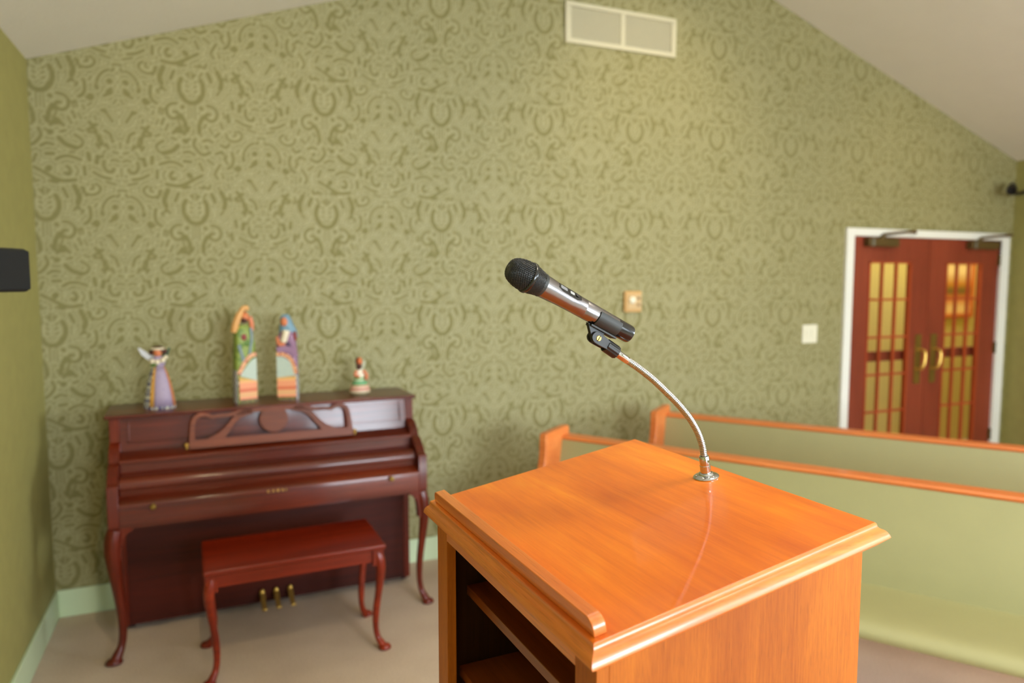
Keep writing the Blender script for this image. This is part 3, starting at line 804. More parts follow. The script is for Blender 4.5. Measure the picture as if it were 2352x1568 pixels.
# 1: small angel in a lavender dress
f = empty('angel_figurine', on_lid(.213, .385), PA + R(-8), label='angel figurine in a lavender dress at the left end of the piano lid', cat='figurine')
bm = BM(); lathe(bm, [(.072, 0), (.074, .012), (.066, .06), (.054, .12), (.040, .17), (.026, .205), (.020, .215)], None, 32, 1.0, .7)
sk = obj('skirt', bm, M['bluewhite'], f, smooth=True)
def skirt_patch(bm, t0, t1, off, z0=0.004, z1=.207):
    n = 10; prof = [(.0742, .01), (.0662, .06), (.0542, .12), (.0402, .17), (.0262, .205)]
    rows = []
    for r, z in prof:
        rows.append([bm.verts.new(Vector(((r + off) * math.cos(t), (r + off) * .7 * math.sin(t), z))) for t in np.linspace(t0, t1, n)])
    for a, b in zip(rows, rows[1:]):
        for i in range(n - 1): bm.faces.new((a[i], a[i + 1], b[i + 1], b[i]))
    return bm
def solid(o, t=.0015):
    s = o.modifiers.new('solid', 'SOLIDIFY'); s.thickness = t; s.offset = 1; return o
solid(obj('lavender_front', skirt_patch(BM(), R(-104), R(-32), .0015), M['lav'], sk, smooth=True))
solid(obj('ochre_edge', skirt_patch(BM(), R(-120), R(-104), .002), M['gold'], sk, smooth=True))
solid(obj('rust_edge', skirt_patch(BM(), R(-32), R(-14), .002), M['rust'], sk, smooth=True))
bm = BM(); loft(bm, [(.205, 0, 0, .026, .020), (.225, 0, 0, .034, .022), (.245, 0, -.002, .030, .020), (.258, 0, -.002, .012, .012)], 18, 2.2)
obj('bodice', bm, M['lav'], f, smooth=True)
bm = BM(); ball(bm, (0, -.004, .275), .021, 1, 1, 1.1); hd = obj('head', bm, M['skin'], f, smooth=True)
bm = BM(); ball(bm, (0, .006, .283), .027, 1.35, .95, .85); ball(bm, (-.028, .002, .272), .013); ball(bm, (.030, .002, .276), .012); obj('hair', bm, M['hair'], hd, smooth=True)
bm = BM(); tube(bm, [(.026 * math.cos(t), -.002 + .026 * math.sin(t) - .003, .292 + .0 * t) for t in np.linspace(0, 2 * PI, 24)], .0055, 8); obj('headband', bm, M['cream'], hd, smooth=True)
for s, m in ((-1, 'wing'), (1, 'darkgreen')):
    bm = BM(); k = 1.0 if s < 0 else .62
    prism(bm, [(s * a * k, b) for a, b in curve2([(.016, .222), (.040, .232), (.074, .262), (.088, .296), (.074, .292), (.050, .274), (.022, .256)], 4)], XZ, .004, .012)
    obj('wing', bm, M[m], f, bevel=.002)
bm = BM()
for x, y, z, r in ((-.022, -.022, .232, .012), (.0, -.026, .228, .013), (.024, -.022, .236, .013), (.036, -.012, .250, .010)): ball(bm, (x, y, z), r)
obj('bouquet', bm, M['cream'], f, smooth=True)
bm = BM(); ball(bm, (-.016, -.020, .213), .010, 1.6, .8, .7); obj('leaf_spray', bm, M['leaf'], f, smooth=True)

def kneel_figure(name, loc, rz, label, man):
    f = empty(name, loc, rz, label=label, cat='figurine')
    W = .052; D = .034; H = .49 if man else .452
    s = H / .49
    g = -1 if man else 1           # side the painted arch leans from
    body = [(0, 0, 0, W, D), (.10, 0, 0, W * .98, D), (.22, 0, 0, W * .98, D), (.30, -.004 * g, 0, W * .96, D), (.36 * s, 0, 0, W * .86, D * .95), (.385 * s, 0, 0, W * .66, D * .85), (.40 * s, 0, 0, W * .34, D * .6)]
    bm = BM(); loft(bm, body, 26, 4.0); bd = obj('robe', bm, M['green'] if man else M['purple'], f, smooth=True)
    # lower sides in blue and white
    bm = BM(); loft(bm, [(.001, 0, .002, W + .002, D + .001), (.12, 0, .002, W + .0015, D + .001), (.17, 0, .002, W + .001, D + .001)], 26, 4.0)
    obj('patterned_hem', bm, M['bluewhite'], bd, smooth=True)
    y = -D - .0035
    def plate(nm, poly, m, t=.004, o=0): 
        bm = BM(); prism(bm, poly, XZ, y - o, y + t); return obj(nm, bm, m, bd)
    x0, x1 = (-.040, .050) if man else (-.050, .044)
    plate('fringe', [(x0, .002), (x1, .002), (x1, .022), (x0, .022)], M['fringe'])
    plate('striped_panel', [(x0, .020), (x1, .020), (x1, .128 if not man else .112), (x0, .122 if not man else .138)], M['band'], o=.001)
    if man:
        arch = [(x0 + .008, .140)] + [(p[0], p[1]) for p in curve2([(x0 + .008, .148), (.004, .196), (.030, .222), (x1, .232)], 5)] + [(x1, .112)]
        rim = curve2([(x0 - .002, .150), (-.008, .210), (.020, .240), (x1, .250)], 5)
    else:
        arch = [(x0, .120)] + [(p[0], p[1]) for p in curve2([(x0, .232), (-.018, .228), (.014, .205), (.034, .172), (x1, .140)], 5)] + [(x1, .132)]
        rim = curve2([(x0, .244), (-.010, .240), (.026, .208), (.046, .140)], 5)
    plate('painted_arch', arch, M['paleblue'], o=.001)
    bm = BM(); ribbon(bm, rim, .020, XZ, y - .002, y + .004); obj('floral_border', bm, M['floral'], bd)
    if man:
        bm = BM(); tube(bm, spline([(-.046, -.004, .365), (-.040, -.016, .410), (-.018, -.022, .462), (.000, -.020, .484), (.022, -.014, .482)], 5), [.018] * 5 + [.017] * 5 + [.013] * 5 + [.014] * 5 + [.012], 12)
        obj('raised_sleeve', bm, M['tansleeve'], f, smooth=True)
        bm = BM(); tube(bm, spline([(.038, -.014, .372), (.036, -.022, .405), (.026, -.024, .440)], 5), .012, 12); obj('bent_arm', bm, M['pink'], f, smooth=True)
        bm = BM(); ball(bm, (.006, -.012, .438), .0235, .9, 1, 1.15); hd = obj('head', bm, M['skin'], f, smooth=True)
        bm = BM(); ball(bm, (.000, -.020, .424), .018, 1.0, .9, .9); obj('beard', bm, M['hair'], hd, smooth=True)
        bm = BM(); ribbon(bm, curve2([(-.036, .30), (-.020, .24), (-.012, .21)], 5), .014, XZ, y - .001, y + .006); ribbon(bm, curve2([(.026, .385), (.030, .33), (.020, .27), (.016, .235)], 5), .013, XZ, y - .001, y + .006)
        obj('slate_stole', bm, M['slate'], bd)
        bm = BM(); ball(bm, (-.008, y + .004, .338), .014, 1, .4, 1.2); obj('red_flower', bm, M['wine'], bd, smooth=True)
        bm = BM(); ball(bm, (.008, y + .004, .305), .016, 1.2, .35, .9); ball(bm, (-.022, y + .004, .295), .010, 1.2, .35, 1.3); obj('leaf_motif', bm, M['leaf'], bd, smooth=True)
    else:
        bm = BM(); ball(bm, (-.010, -.014, .410), .0215, .9, 1, 1.2); hd = obj('head', bm, M['skin'], f, smooth=True)
        bm = BM(); loft(bm, [(.330, .006, .004, .050, .030), (.370, .004, .004, .044, .030), (.405, -.002, .004, .032, .028), (.432, -.006, .002, .027, .025), (.448, -.006, .002, .016, .016)], 22, 2.3)
        obj('blue_hood', bm, M['bluehood'], f, smooth=True)
        bm = BM(); ball(bm, (-.010, -.0165, .408), .0175, .8, .9, 1.2); obj('face', bm, M['skin'], hd, smooth=True)
        bm = BM(); tube(bm, spline([(.000, y + .004, .365), (-.004, y + .000, .340), (-.016, y + .002, .305)], 5), [.018] * 5 + [.017] * 5 + [.012], 12)
        obj('swaddled_infant', bm, M['cream'], f, smooth=True)
        bm = BM(); tube(bm, spline([(-.044, -.014, .33), (-.034, -.032, .295), (-.006, -.034, .300)], 5), .012, 12); obj('hand', bm, M['pink'], f, smooth=True)
        bm = BM(); ribbon(bm, curve2([(-.046, .262), (-.012, .275), (.026, .262), (.048, .232)], 5), .026, XZ, y - .003, y + .006); ribbon(bm, curve2([(.004, .335), (.026, .302), (.046, .260)], 5), .020, XZ, y - .002, y + .006)
        obj('draped_fold', bm, M['purple'], bd)
        bm = BM(); ball(bm, (.012, y + .004, .296), .018, 1.2, .4, .9); obj('shadowed_fold', bm, M['darkpurple'], bd, smooth=True)  # darker purple carries the shade of the fold
        bm = BM(); ball(bm, (.043, -.024, .335), .012, .8, .6, 2.2); obj('red_trim', bm, M['wine'], bd, smooth=True)
    return f
kneel_figure('robed_man_figurine', on_lid(.607, .375), PA + R(16), 'tall figurine of a robed man in green with one arm raised', True)
kneel_figure('robed_woman_figurine', on_lid(.822, .375), PA + R(-14), 'tall figurine of a woman in blue hood and purple robe holding an infant', False)

f = empty('small_angel_figurine', on_lid(1.202, .385), PA, label='smallest figurine with a green and white dress at the right end of the lid', cat='figurine')
bm = BM(); lathe(bm, [(.052, 0), (.056, .008), (.055, .028), (.050, .046), (.036, .070), (.028, .094), (.022, .120), (.014, .140)], None, 28, 1, .8)
M['dress4'] = banded('green_white_red_dress_paint', [(0, (120, 110, 80)), (.10, (210, 188, 160)), (.18, (196, 128, 112)), (.27, (206, 184, 156)), (.33, (206, 140, 120)), (.385, (104, 160, 112)), (.56, (214, 214, 190)), (.60, (110, 168, 96)), (.68, (228, 218, 196))], z0=0, z1=.14)
obj('dress', bm, M['dress4'], f, smooth=True)
bm = BM(); tube(bm, spline([(.018, -.01, .132), (.034, -.016, .108), (.026, -.034, .086)], 5), .009, 10); tube(bm, spline([(-.018, -.01, .132), (-.028, -.018, .110), (-.010, -.034, .100)], 5), .008, 10); obj('sleeves', bm, M['pink'], f, smooth=True)
bm = BM(); ball(bm, (0, 0, .180), .0165, .9, 1, 1.5); hd = obj('head', bm, mat('orange_skin_paint', (208, 108, 56), rough=.5), f, smooth=True)
bm = BM(); ball(bm, (-.004, -.004, .156), .017, 1, 1, 1.2); ball(bm, (-.010, .006, .184), .012, 1, 1, 1.8); obj('dark_scarf', bm, M['hair'], hd, smooth=True)
bm = BM(); prism(bm, curve2([(.004, .126), (.026, .142), (.036, .172), (.030, .190), (.020, .176), (.008, .150)], 4), XZ, .006, .011); obj('wing', bm, mat('pale_green_wing_paint', (176, 178, 148)), f)

# ------------------------------------------------------------------ lectern
LYAW = 0.0361; SL = R(9.226)
LL, LW = .5182, .650
lc = empty('lectern', (.4321, .7583, 0), LYAW, label='orange oak lectern with slanted top and open shelves, nearest the viewer', cat='lectern')
Z0 = 1.2431
slab = Matrix.Translation((0, 0, Z0)) @ Matrix.Rotation(-SL, 4, 'Y')       # local slab frame: x up the slope, y across, z normal
# top board with a mitred moulding around it
bm = BM(); box(bm, .0, LL, .0, LW, -.012, 0, slab)
top = obj('slanted_top', bm, M['top'], lc, bevel=.0012)
prof = [(-.0003, -.0012), (.0006, -.0018), (.0009, -.0045), (.0016, -.0072), (.0029, -.0094), (.0046, -.0108), (.0068, -.0120), (.0090, -.0138), (.0109, -.0164), (.0125, -.0196), (.0136, -.0228), (.0141, -.0252), (.0136, -.0262), (.0104, -.0290), (.0052, -.0336), (.0000, -.0384), (-.0060, -.0430), (-.0100, -.0450)]
def mould(side):
    """profile swept along one side with mitred ends; side 0 = front (x=0), 1 = near (y=0), 2 = rear (x=LL), 3 = far (y=LW)"""
    bm = BM(); A, B = [], []
    inner = [(-.012, -.0022), (-.012, -.045)]
    pr = [inner[0]] + prof + [inner[1]]
    for o, d in pr:
        if side == 0: p, q = (-o, -o), (-o, LW + o)
        if side == 1: p, q = (-o, -o), (LL + o, -o)
        if side == 2: p, q = (LL + o, -o), (LL + o, LW + o)
        if side == 3: p, q = (-o, LW + o), (LL + o, LW + o)
        A.append(bm.verts.new(slab @ Vector((p[0], p[1], d)))); B.append(bm.verts.new(slab @ Vector((q[0], q[1], d))))
    n = len(pr)
    for i in range(n): bm.faces.new((A[i], A[(i + 1) % n], B[(i + 1) % n], B[i]))
    bm.faces.new(A); bm.faces.new(B[::-1])
    return obj('edge_moulding', bm, M['oakY'] if side in (0, 2) else M['oakX'], lc, smooth=True, angle=32)
for s_ in range(4): mould(s_)
# book lip at the low edge, rounded at both ends
lipz = .0245; y0, y1 = .0095, LW - .012; r_ = .017
poly = [(y0, 0)] + [(y0 + r_ - r_ * math.cos(t), lipz - r_ + r_ * math.sin(t)) for t in np.linspace(0, PI / 2, 8)] + [(y1 - r_ + r_ * math.sin(t), lipz - r_ + r_ * math.cos(t)) for t in np.linspace(0, PI / 2, 8)] + [(y1, 0)]
bm = BM(); prism(bm, poly, slab @ YZ, .0072, .0272)
obj('book_lip', bm, M['oakY'], lc, bevel=.0016, seg=3)
# cabinet
CU0, CU1, CV0, CV1 = .012, .499, .011, .639
def topz(u): return Z0 - .014 + u * math.tan(SL)
for v0, v1 in ((CV0, CV0 + .016), (CV1 - .016, CV1)):
    bm = BM(); prism(bm, [(CU0 + .0195, .02), (CU1, .02), (CU1, topz(CU1)), (CU0 + .0195, topz(CU0 + .0195))], XZ, v0, v1)
    obj('side_panel', bm, M['oakZ'], lc, bevel=.001)
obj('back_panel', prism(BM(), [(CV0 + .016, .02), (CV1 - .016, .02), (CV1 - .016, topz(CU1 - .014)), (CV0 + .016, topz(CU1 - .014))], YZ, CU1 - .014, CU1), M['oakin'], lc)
for v0, v1 in ((CV0, CV0 + .055), (CV1 - .057, CV1)):
    obj('face_stile', box(BM(), CU0, CU0 + .0195, v0, v1, .0, topz(CU0 + .002)), M['oakZ'], lc, bevel=.001)
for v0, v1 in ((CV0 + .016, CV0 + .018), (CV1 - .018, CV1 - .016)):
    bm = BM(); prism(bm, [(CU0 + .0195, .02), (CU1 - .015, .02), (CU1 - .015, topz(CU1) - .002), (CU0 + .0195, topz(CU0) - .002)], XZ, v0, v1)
    obj('shade_lining', bm, M['oakin'], lc, label='added lining coloured as interior shade')  # thin added sheets, interior shade put into their colour
obj('top_rail', box(BM(), CU0, CU0 + .0195, CV0 + .055, CV1 - .057, 1.178, topz(CU0 + .002)), M['oakY'], lc)
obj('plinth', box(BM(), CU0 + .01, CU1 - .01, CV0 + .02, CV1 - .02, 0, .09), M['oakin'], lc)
obj('shelf', box(BM(), .070, CU1 - .014, CV0 + .018, CV1 - .018, 1.040, 1.060), M['oakshelf'], lc, bevel=.0015)
obj('shelf', box(BM(), .052, CU1 - .014, CV0 + .018, CV1 - .018, .865, .887), M['oakshelf'], lc, bevel=.0015)
obj('shelf', box(BM(), .052, CU1 - .014, CV0 + .018, CV1 - .018, .40, .42), M['oakshelf'], lc, bevel=.0015)

# ------------------------------------------------------------------ gooseneck and microphone (both in the lectern's frame)
FX = Vector((.8828, 1.1126, 1.3184)) # flange centre on the slanted top
hu = Vector((math.cos(LYAW), math.sin(LYAW), 0)); hz = Vector((0, 0, 1))
gn = empty('gooseneck_stand', FX, LYAW, label='chrome gooseneck microphone stand screwed to the lectern top', cat='microphone stand')
tilt = Matrix.Rotation(-SL, 4, 'Y')
bm = BM(); lathe(bm, [(.0245, 0), (.0250, .0016), (.0238, .0034), (.0195, .0052), (.0150, .0066), (.0138, .0090), (.0122, .0100), (.0, .0100)], tilt, 40)
for a in range(3):
    t = R(35 + 120 * a); ball(bm, tilt @ Vector((.0185 * math.cos(t), .0185 * math.sin(t), .0052)), .003, 1, 1, .5, 10)
obj('flange', bm, M['chrome'], gn, smooth=True)
bm = BM(); lathe(bm, [(.0102, .009), (.0104, .024), (.0098, .0248), (.0098, .0256), (.0100, .0264), (.0096, .042), (.0088, .0435), (.0, .0435)], tilt, 28)
obj('base_ferrule', bm, M['chrome'], gn, smooth=True)
# neck centre line, (u, z) relative to the flange
GP = [(-.0070, .0430), (-.0118, .0640), (-.0230, .0900), (-.0420, .1180), (-.0700, .1480), (-.1000, .1745), (-.1320, .2010), (-.1640, .2235), (-.1900, .2395)]
gp = [p for p in spline([(a, 0, b) for a, b in GP], 24)]
# resample by arc length and give it coils
d = [0]
for a, b in zip(gp, gp[1:]): d.append(d[-1] + (b - a).length)
tot = d[-1]; pitch = .0037; n = int(tot / pitch) * 8
pts, rad = [], []
j = 0
for i in range(n + 1):
    s = tot * i / n
    while j < len(d) - 2 and d[j + 1] < s: j += 1
    t = (s - d[j]) / (d[j + 1] - d[j]); pts.append(gp[j].lerp(gp[j + 1], t))
    ph = (i % 8) / 8
    rad.append(.00520 + .00170 * math.sqrt(max(0, math.sin(PI * ph))))
bm = BM(); tube(bm, pts, rad, 20, cap=True)
obj('flexible_coil', bm, M['coil'], gn, smooth=True, angle=75)
def along(p, q, prof, bm, seg=28, roll=0):
    """lathe profile [(r, t)] with t measured from p towards q"""
    p, q = Vector(p), Vector(q)
    rot = Vector((0, 0, 1)).rotation_difference((q - p).normalized()).to_matrix().to_4x4()
    return lathe(bm, prof, Matrix.Translation(p) @ rot @ Matrix.Rotation(roll, 4, 'Z'), seg)
e0 = Vector((-.1900, 0, .2395)); e1 = Vector((-.2145, 0, .2550)); e2 = Vector((-.2541, 0, .2800))
ax = (e1 - e0).normalized()
bm = BM(); along(e0 - ax * .004, e1, [(.0062, 0), (.0072, .002), (.0072, .03), (.0, .03)], bm); obj('top_ferrule', bm, M['chrome'], gn, smooth=True)
# clip: ribbed hub, swivel cheeks with brass screw, sleeve around the microphone
MH = Vector((-.4262, 0, .4062)); MT = Vector((-.1835, 0, .2850)); mx_ = (MT - MH).normalized(); ML = (MT - MH).length
up_ = Vector((-mx_.z, 0, mx_.x)); up_ = up_ if up_.z > 0 else -up_
clip = empty('microphone_clip', FX, LYAW, label='black microphone clip with a brass slotted screw on top of the gooseneck', cat='microphone clip')
bm = BM()
rot = Vector((0, 0, 1)).rotation_difference(ax).to_matrix().to_4x4()
N_ = 24
hubprof = []
for i in range(N_ * 2):
    r = .0124 if (i // 2) % 2 else .0116
    hubprof.append((r * math.cos(PI * i / N_), r * math.sin(PI * i / N_)))
hs = e1 - ax * .0025
prism(bm, hubprof, Matrix.Translation(hs) @ rot, 0, .0275)
obj('ribbed_hub', bm, M['hub'], clip, bevel=.0006)
pv = Vector((-.2555, 0, .2815))
bm = BM()
# plates either side of the pivot
Fm = Matrix((( -ax.x * -1, 0, 0, 0), (0, 1, 0, 0), (ax.z, 0, 1, 0), (0, 0, 0, 1)))
nx_ = Vector((-ax.z, 0, ax.x)); 
if nx_.z < 0: nx_ = -nx_
PM = Matrix(((ax.x, nx_.x, 0, pv.x), (0, 0, 1, 0), (ax.z, nx_.z, 0, pv.z), (0, 0, 0, 1)))     # a along the neck, b up from it, t across
yoke = curve2([(-.026, -.0080), (-.012, -.0098), (.004, -.0105), (.012, -.006), (.0135, .001), (.010, .008), (.002, .0100), (-.010, .0092), (-.022, .0082), (-.026, .0070)], 3)
prism(bm, yoke, PM, -.0100, -.0048); prism(bm, yoke, PM, .0048, .0100)
obj('swivel_yoke', bm, M['hub'], clip, bevel=.0015)
# tongue between the plates rising to the sleeve: from the pivot up to the microphone axis
bm = BM()
base = MH + mx_ * .214 - up_ * .0205
tg = [pv + Vector((.006, 0, -.010)), pv + Vector((-.008, 0, -.008)), pv + Vector((-.012, 0, .004)), MH + mx_ * .179 - up_ * .0180, MH + mx_ * .178 - up_ * .0195 + mx_ * -.002, MH + mx_ * .178 - up_ * .0180, MH + mx_ * .240 - up_ * .0180, MH + mx_ * .246 - up_ * .0195, MH + mx_ * .226 - up_ * .0200, pv + Vector((.014, 0, .006)), pv + Vector((.014, 0, -.002))]
tgp = [(p.x, p.z) for p in [tg[0], tg[1], tg[2], tg[3], tg[6], tg[7], tg[8], tg[9], tg[10]]]
prism(bm, tgp, XZ, -.0044, .0044)
obj('pivot_tongue', bm, M['hub'], clip, bevel=.001)
bm = BM(); sm = Matrix.Translation(pv + Vector((0, -.0100, 0))) @ Matrix.Rotation(PI / 2, 4, 'X')
lathe(bm, [(.0050, 0), (.0050, .0006), (.0045, .0012), (0, .0013)], sm, 24)
scr = obj('brass_screw', bm, M['brass'], clip, smooth=True, label='brass slotted screw')
obj('slot', box(BM(), -.0052, .0052, -.0007, .0007, .0009, .0016, sm @ Matrix.Rotation(R(55), 4, 'Z')), M['foam'], scr)
# sleeve: open C section
frame = Matrix(((mx_.x, up_.x, 0, MH.x), (0, 0, -1, 0), (mx_.z, up_.z, 0, MH.z), (0, 0, 0, 1)))   # a axis, b up, c towards camera side
bm = BM(); ri, ro = .01735, .0196; rows = []
for t in np.linspace(R(-205), R(25), 30):
    c, s_ = math.cos(t), math.sin(t)
    row = []
    for rr_, aa in ((ri, .188), (ri, .238), (ro, .238), (ro, .188)):
        aa2 = aa
        row.append(bm.verts.new(frame @ Vector((aa2, rr_ * s_, rr_ * c))))
    rows.append(row)
for a, b in zip(rows, rows[1:]):
    for k in range(4): bm.faces.new((a[k], a[(k + 1) % 4], b[(k + 1) % 4], b[k]))
bm.faces.new(rows[0]); bm.faces.new(rows[-1][::-1])
bt = frame
box(bm, .184, .242, -.0215, -.0180, -.010, .010, frame)
obj('sleeve', bm, M['rubber'], clip, bevel=.0006)

mc = empty('microphone', FX + hu * MH.x + hz * MH.z, LYAW, label='handheld wireless microphone with black grille and silver body held in the clip', cat='microphone')
# microphone parts are built with t along mx_ from the head tip, in the frame of the empty
mrot = Vector((0, 0, 1)).rotation_difference(mx_).to_matrix().to_4x4()
def mic_l(name, prof, m, parent=mc, seg=48, **k):
    bm = BM(); lathe(bm, [(r, t) for r, t in prof], mrot, seg); return obj(name, bm, m, parent, smooth=True, **k)
mic_l('silver_body', [(.0202, .0700), (.0200, .0770), (.0190, .0920), (.0180, .1080), (.0174, .1280), (.0171, .1590), (.0170, .1592), (.0170, .1598), (.0171, .1600), (.0168, .2000), (.0166, .2330), (.0, .2330)], M['micsilver'], angle=60)
mic_l('tail_cap', [(.0162, .2330), (.0164, .2345), (.0164, .2660), (.0156, .2695), (.0130, .2705), (.0, .2705)], M['micblack'], angle=40)
gp_ = [(.0, .0008), (.0100, .0014), (.0158, .0040), (.0198, .0090), (.0226, .0160), (.0246, .0240), (.0256, .0330), (.0256, .0380)]
lower = [(.0254, .0450), (.0236, .0540), (.0214, .0630), (.0206, .0665)]
core = mic_l('grille_core', [(r * .955, t + .0008) for r, t in gp_] + [(r * .955, t) for r, t in lower] + [(0, .0665)], M['foam'])
mic_l('grille_ring', [(.0250, .0375), (.0266, .0380), (.0276, .0395), (.0276, .0440), (.0266, .0455), (.0250, .0460)], M['micblack'], angle=40)
mic_l('collar', [(.0198, .0650), (.0210, .0655), (.0211, .0700), (.0203, .0712), (.0190, .0712)], M['rubber'], angle=40)
def r_at(prof, t):
    for (r0, t0), (r1, t1) in zip(prof, prof[1:]):
        if t0 <= t <= t1: return r0 + (r1 - r0) * (t - t0) / max(1e-9, t1 - t0)
    return prof[-1][0]
def mesh_basket(prof, t0, t1, nw, turns, steps, name, wr=.00033):
    """woven wire: two families of helical wires that pass over and under each other"""
    bm = BM()
    pr = [(p[0], p[1]) for p in spline([(a, b, 0) for a, b in prof], 6)]
    # arc-length parameter along the profile
    P = [(r, t) for r, t in pr if t0 - 1e-6 <= t <= t1 + 1e-6]
    L = [0]
    for a, b in zip(P, P[1:]): L.append(L[-1] + math.hypot(b[0] - a[0], b[1] - a[1]))
    def at(s):
        s *= L[-1]
        for i in range(len(L) - 1):
            if s <= L[i + 1]:
                k = (s - L[i]) / max(1e-9, L[i + 1] - L[i]); return P[i][0] + (P[i + 1][0] - P[i][0]) * k, P[i][1] + (P[i + 1][1] - P[i][1]) * k
        return P[-1]
    for fam in (1, -1):
        for w in range(nw):
            pts = []
            for k in range(steps + 1):
                s = k / steps
                r, t = at(s)
                if r < .003: continue
                ang = 2 * PI * w / nw + fam * turns * 2 * PI * s
                off = .00034 * math.cos(PI * (k + w)) * fam
                rr = r + off
                pts.append(mrot @ Vector((rr * math.cos(ang), rr * math.sin(ang), t)))
            if len(pts) > 2: tube(bm, pts, wr, 5, cap=False)
    return obj(name, bm, M['wire'], mc, smooth=True, angle=80)
mesh_basket(gp_, .0008, .0378, 34, .40, 30, 'wire_grille', .00045)
mic_l('grille_tip', [(.0, -.0002), (.0030, .0000), (.0046, .0008), (.0, .0012)], M['wire'])
mesh_basket([(.0256, .0380)] + lower, .0450, .0665, 34, .24, 12, 'lower_grille', .00042)
# recessed control panel, on the upper camera-facing side
mf = Matrix(((mx_.x, up_.x, 0, 0), (0, 0, -1, 0), (mx_.z, up_.z, 0, 0), (0, 0, 0, 1)))
def mpad(t0, t1, w, r0, r1, m, name, parent, ang=R(50), bev=.0008, sl=0.0):
    a = Matrix.Rotation(ang, 4, 'X')         # rotate about the axis: 0 = up, 90 = towards the camera side
    fm = mf @ Matrix(((1, 0, 0, 0), (0, math.cos(ang), -math.sin(ang), 0), (0, math.sin(ang), math.cos(ang), 0), (0, 0, 0, 1)))
    bm = BM(); box(bm, t0, t1, r0, r1, -w / 2, w / 2, fm)
    return obj(name, bm, m, parent, bevel=bev)
BR = [(.0202, .0700), (.0200, .0770), (.0190, .0920), (.0180, .1080), (.0174, .1280), (.0171, .1590)]
def mpad2(t0, t1, w, lift, m, name, parent, bev=.0004):
    ang = R(50)
    fm = mf @ Matrix(((1, 0, 0, 0), (0, math.cos(ang), -math.sin(ang), 0), (0, math.sin(ang), math.cos(ang), 0), (0, 0, 0, 1)))
    c = w * .18
    ts = [t0 + (t1 - t0) * k / 6 for k in range(7)]
    bm = BM(); rows = []
    for t in ts:
        e = c if t in (ts[0], ts[-1]) else 0
        r = r_at(BR, t) + lift
        rows.append([bm.verts.new(fm @ Vector((t, q, z))) for q, z in ((.010, -w / 2 + e), (r - .0011, -w / 2 + e), (r, -w * .3), (r, w * .3), (r - .0011, w / 2 - e), (.010, w / 2 - e))])
    for a_, b_ in zip(rows, rows[1:]):
        for k in range(6): bm.faces.new((a_[k], a_[(k + 1) % 6], b_[(k + 1) % 6], b_[k]))
    bm.faces.new(rows[0]); bm.faces.new(rows[-1][::-1])
    return obj(name, bm, m, parent, bevel=bev)
pb = mpad2(.0930, .1440, .0150, .0003, M['micblack'], 'control_panel', mc)
mpad2(.0965, .1115, .0098, .0007, M['lcd'], 'display', pb, .0003)
mpad2(.1180, .1275, .0080, .0008, M['btn'], 'button', pb, .0003)
fm = mf @ Matrix(((1, 0, 0, 0), (0, math.cos(R(50)), -math.sin(R(50)), 0), (0, math.sin(R(50)), math.cos(R(50)), 0), (0, 0, 0, 1)))
bm = BM(); lathe(bm, [(.0030, 0), (.0030, .0012), (.0018, .0016), (0, .0010)], fm @ Matrix.Translation((.1345, .0180, 0)) @ Matrix.Rotation(-PI / 2, 4, 'X'), 16); obj('mute_dial', bm, M['hub'], pb, smooth=True)

# ------------------------------------------------------------------ pews
def pew(loc, ang, length, label):
    """local x runs along the pew from the far end towards the camera, local -y is the front (sitting) side"""
    p = empty('church_pew', loc, ang, label=label, cat='pew', group='green upholstered oak pews')
    # back: reclined upholstered board, top rail, seat, ends
    bk = [(-.110, .400), (-.050, .842), (-.010, .842), (-.030, .400)]
    front = curve2([(-.112, .405), (-.112, .50), (-.098, .62), (-.076, .74), (-.054, .848)], 5)
    bm = BM(); prism(bm, front + [(-.020, .848), (-.055, .405)], YZ, .030, length - .030)
    obj('back_cushion', bm, M['vinyl'], p, smooth=True, angle=40)
    bm = BM(); prism(bm, [(-.020, .30), (-.018, .838), (.010, .838), (-.004, .30)], YZ, .030, length - .030); obj('back_board', bm, M['pewwood'], p)
    bm = BM(); prism(bm, [(-.050, .848), (-.056, .860), (-.050, .870), (.012, .874), (.020, .864), (.018, .848)], YZ, .024, length - .024); obj('top_rail', bm, M['pewwood'], p, bevel=.003)
    seat = curve2([(-.060, .440), (-.140, .425), (-.30, .428), (-.46, .440), (-.520, .434), (-.546, .408), (-.535, .380), (-.50, .368)], 5)
    bm = BM(); prism(bm, seat + [(-.060, .368)], YZ, .030, length - .030); obj('seat_cushion', bm, M['vinyl'], p, smooth=True, angle=40)
    bm = BM(); box(bm, .030, length - .030, -.40, -.05, .345, .368); obj('seat_board', bm, M['pewwood'], p)
    end = [(-.255, .0), (-.255, .06)] + curve2([(-.52, .10), (-.50, .30), (-.545, .48), (-.52, .60), (-.40, .64)], 5) + curve2([(-.34, .66), (-.262, .70), (-.232, .78), (-.224, .898)], 5) + [(-.214, .908), (.010, .918), (.026, .905), (.020, .60), (.005, .06), (.03, 0)]
    for x0 in (-.012, length - .030):
        bm = BM(); prism(bm, end, YZ, x0, x0 + .042); obj('end_panel', bm, M['pewwood'], p, bevel=.006, seg=3)
    return p
a1 = math.atan2(-.831, .556); a2 = math.atan2(-.809, .588)
pew((1.7545, 3.445, 0), a1, 3.6, 'nearer green-upholstered oak pew, directly behind the lectern')
pew((2.6500, 3.770, 0), a2, 3.6, 'farther green-upholstered oak pew in front of the double doors')

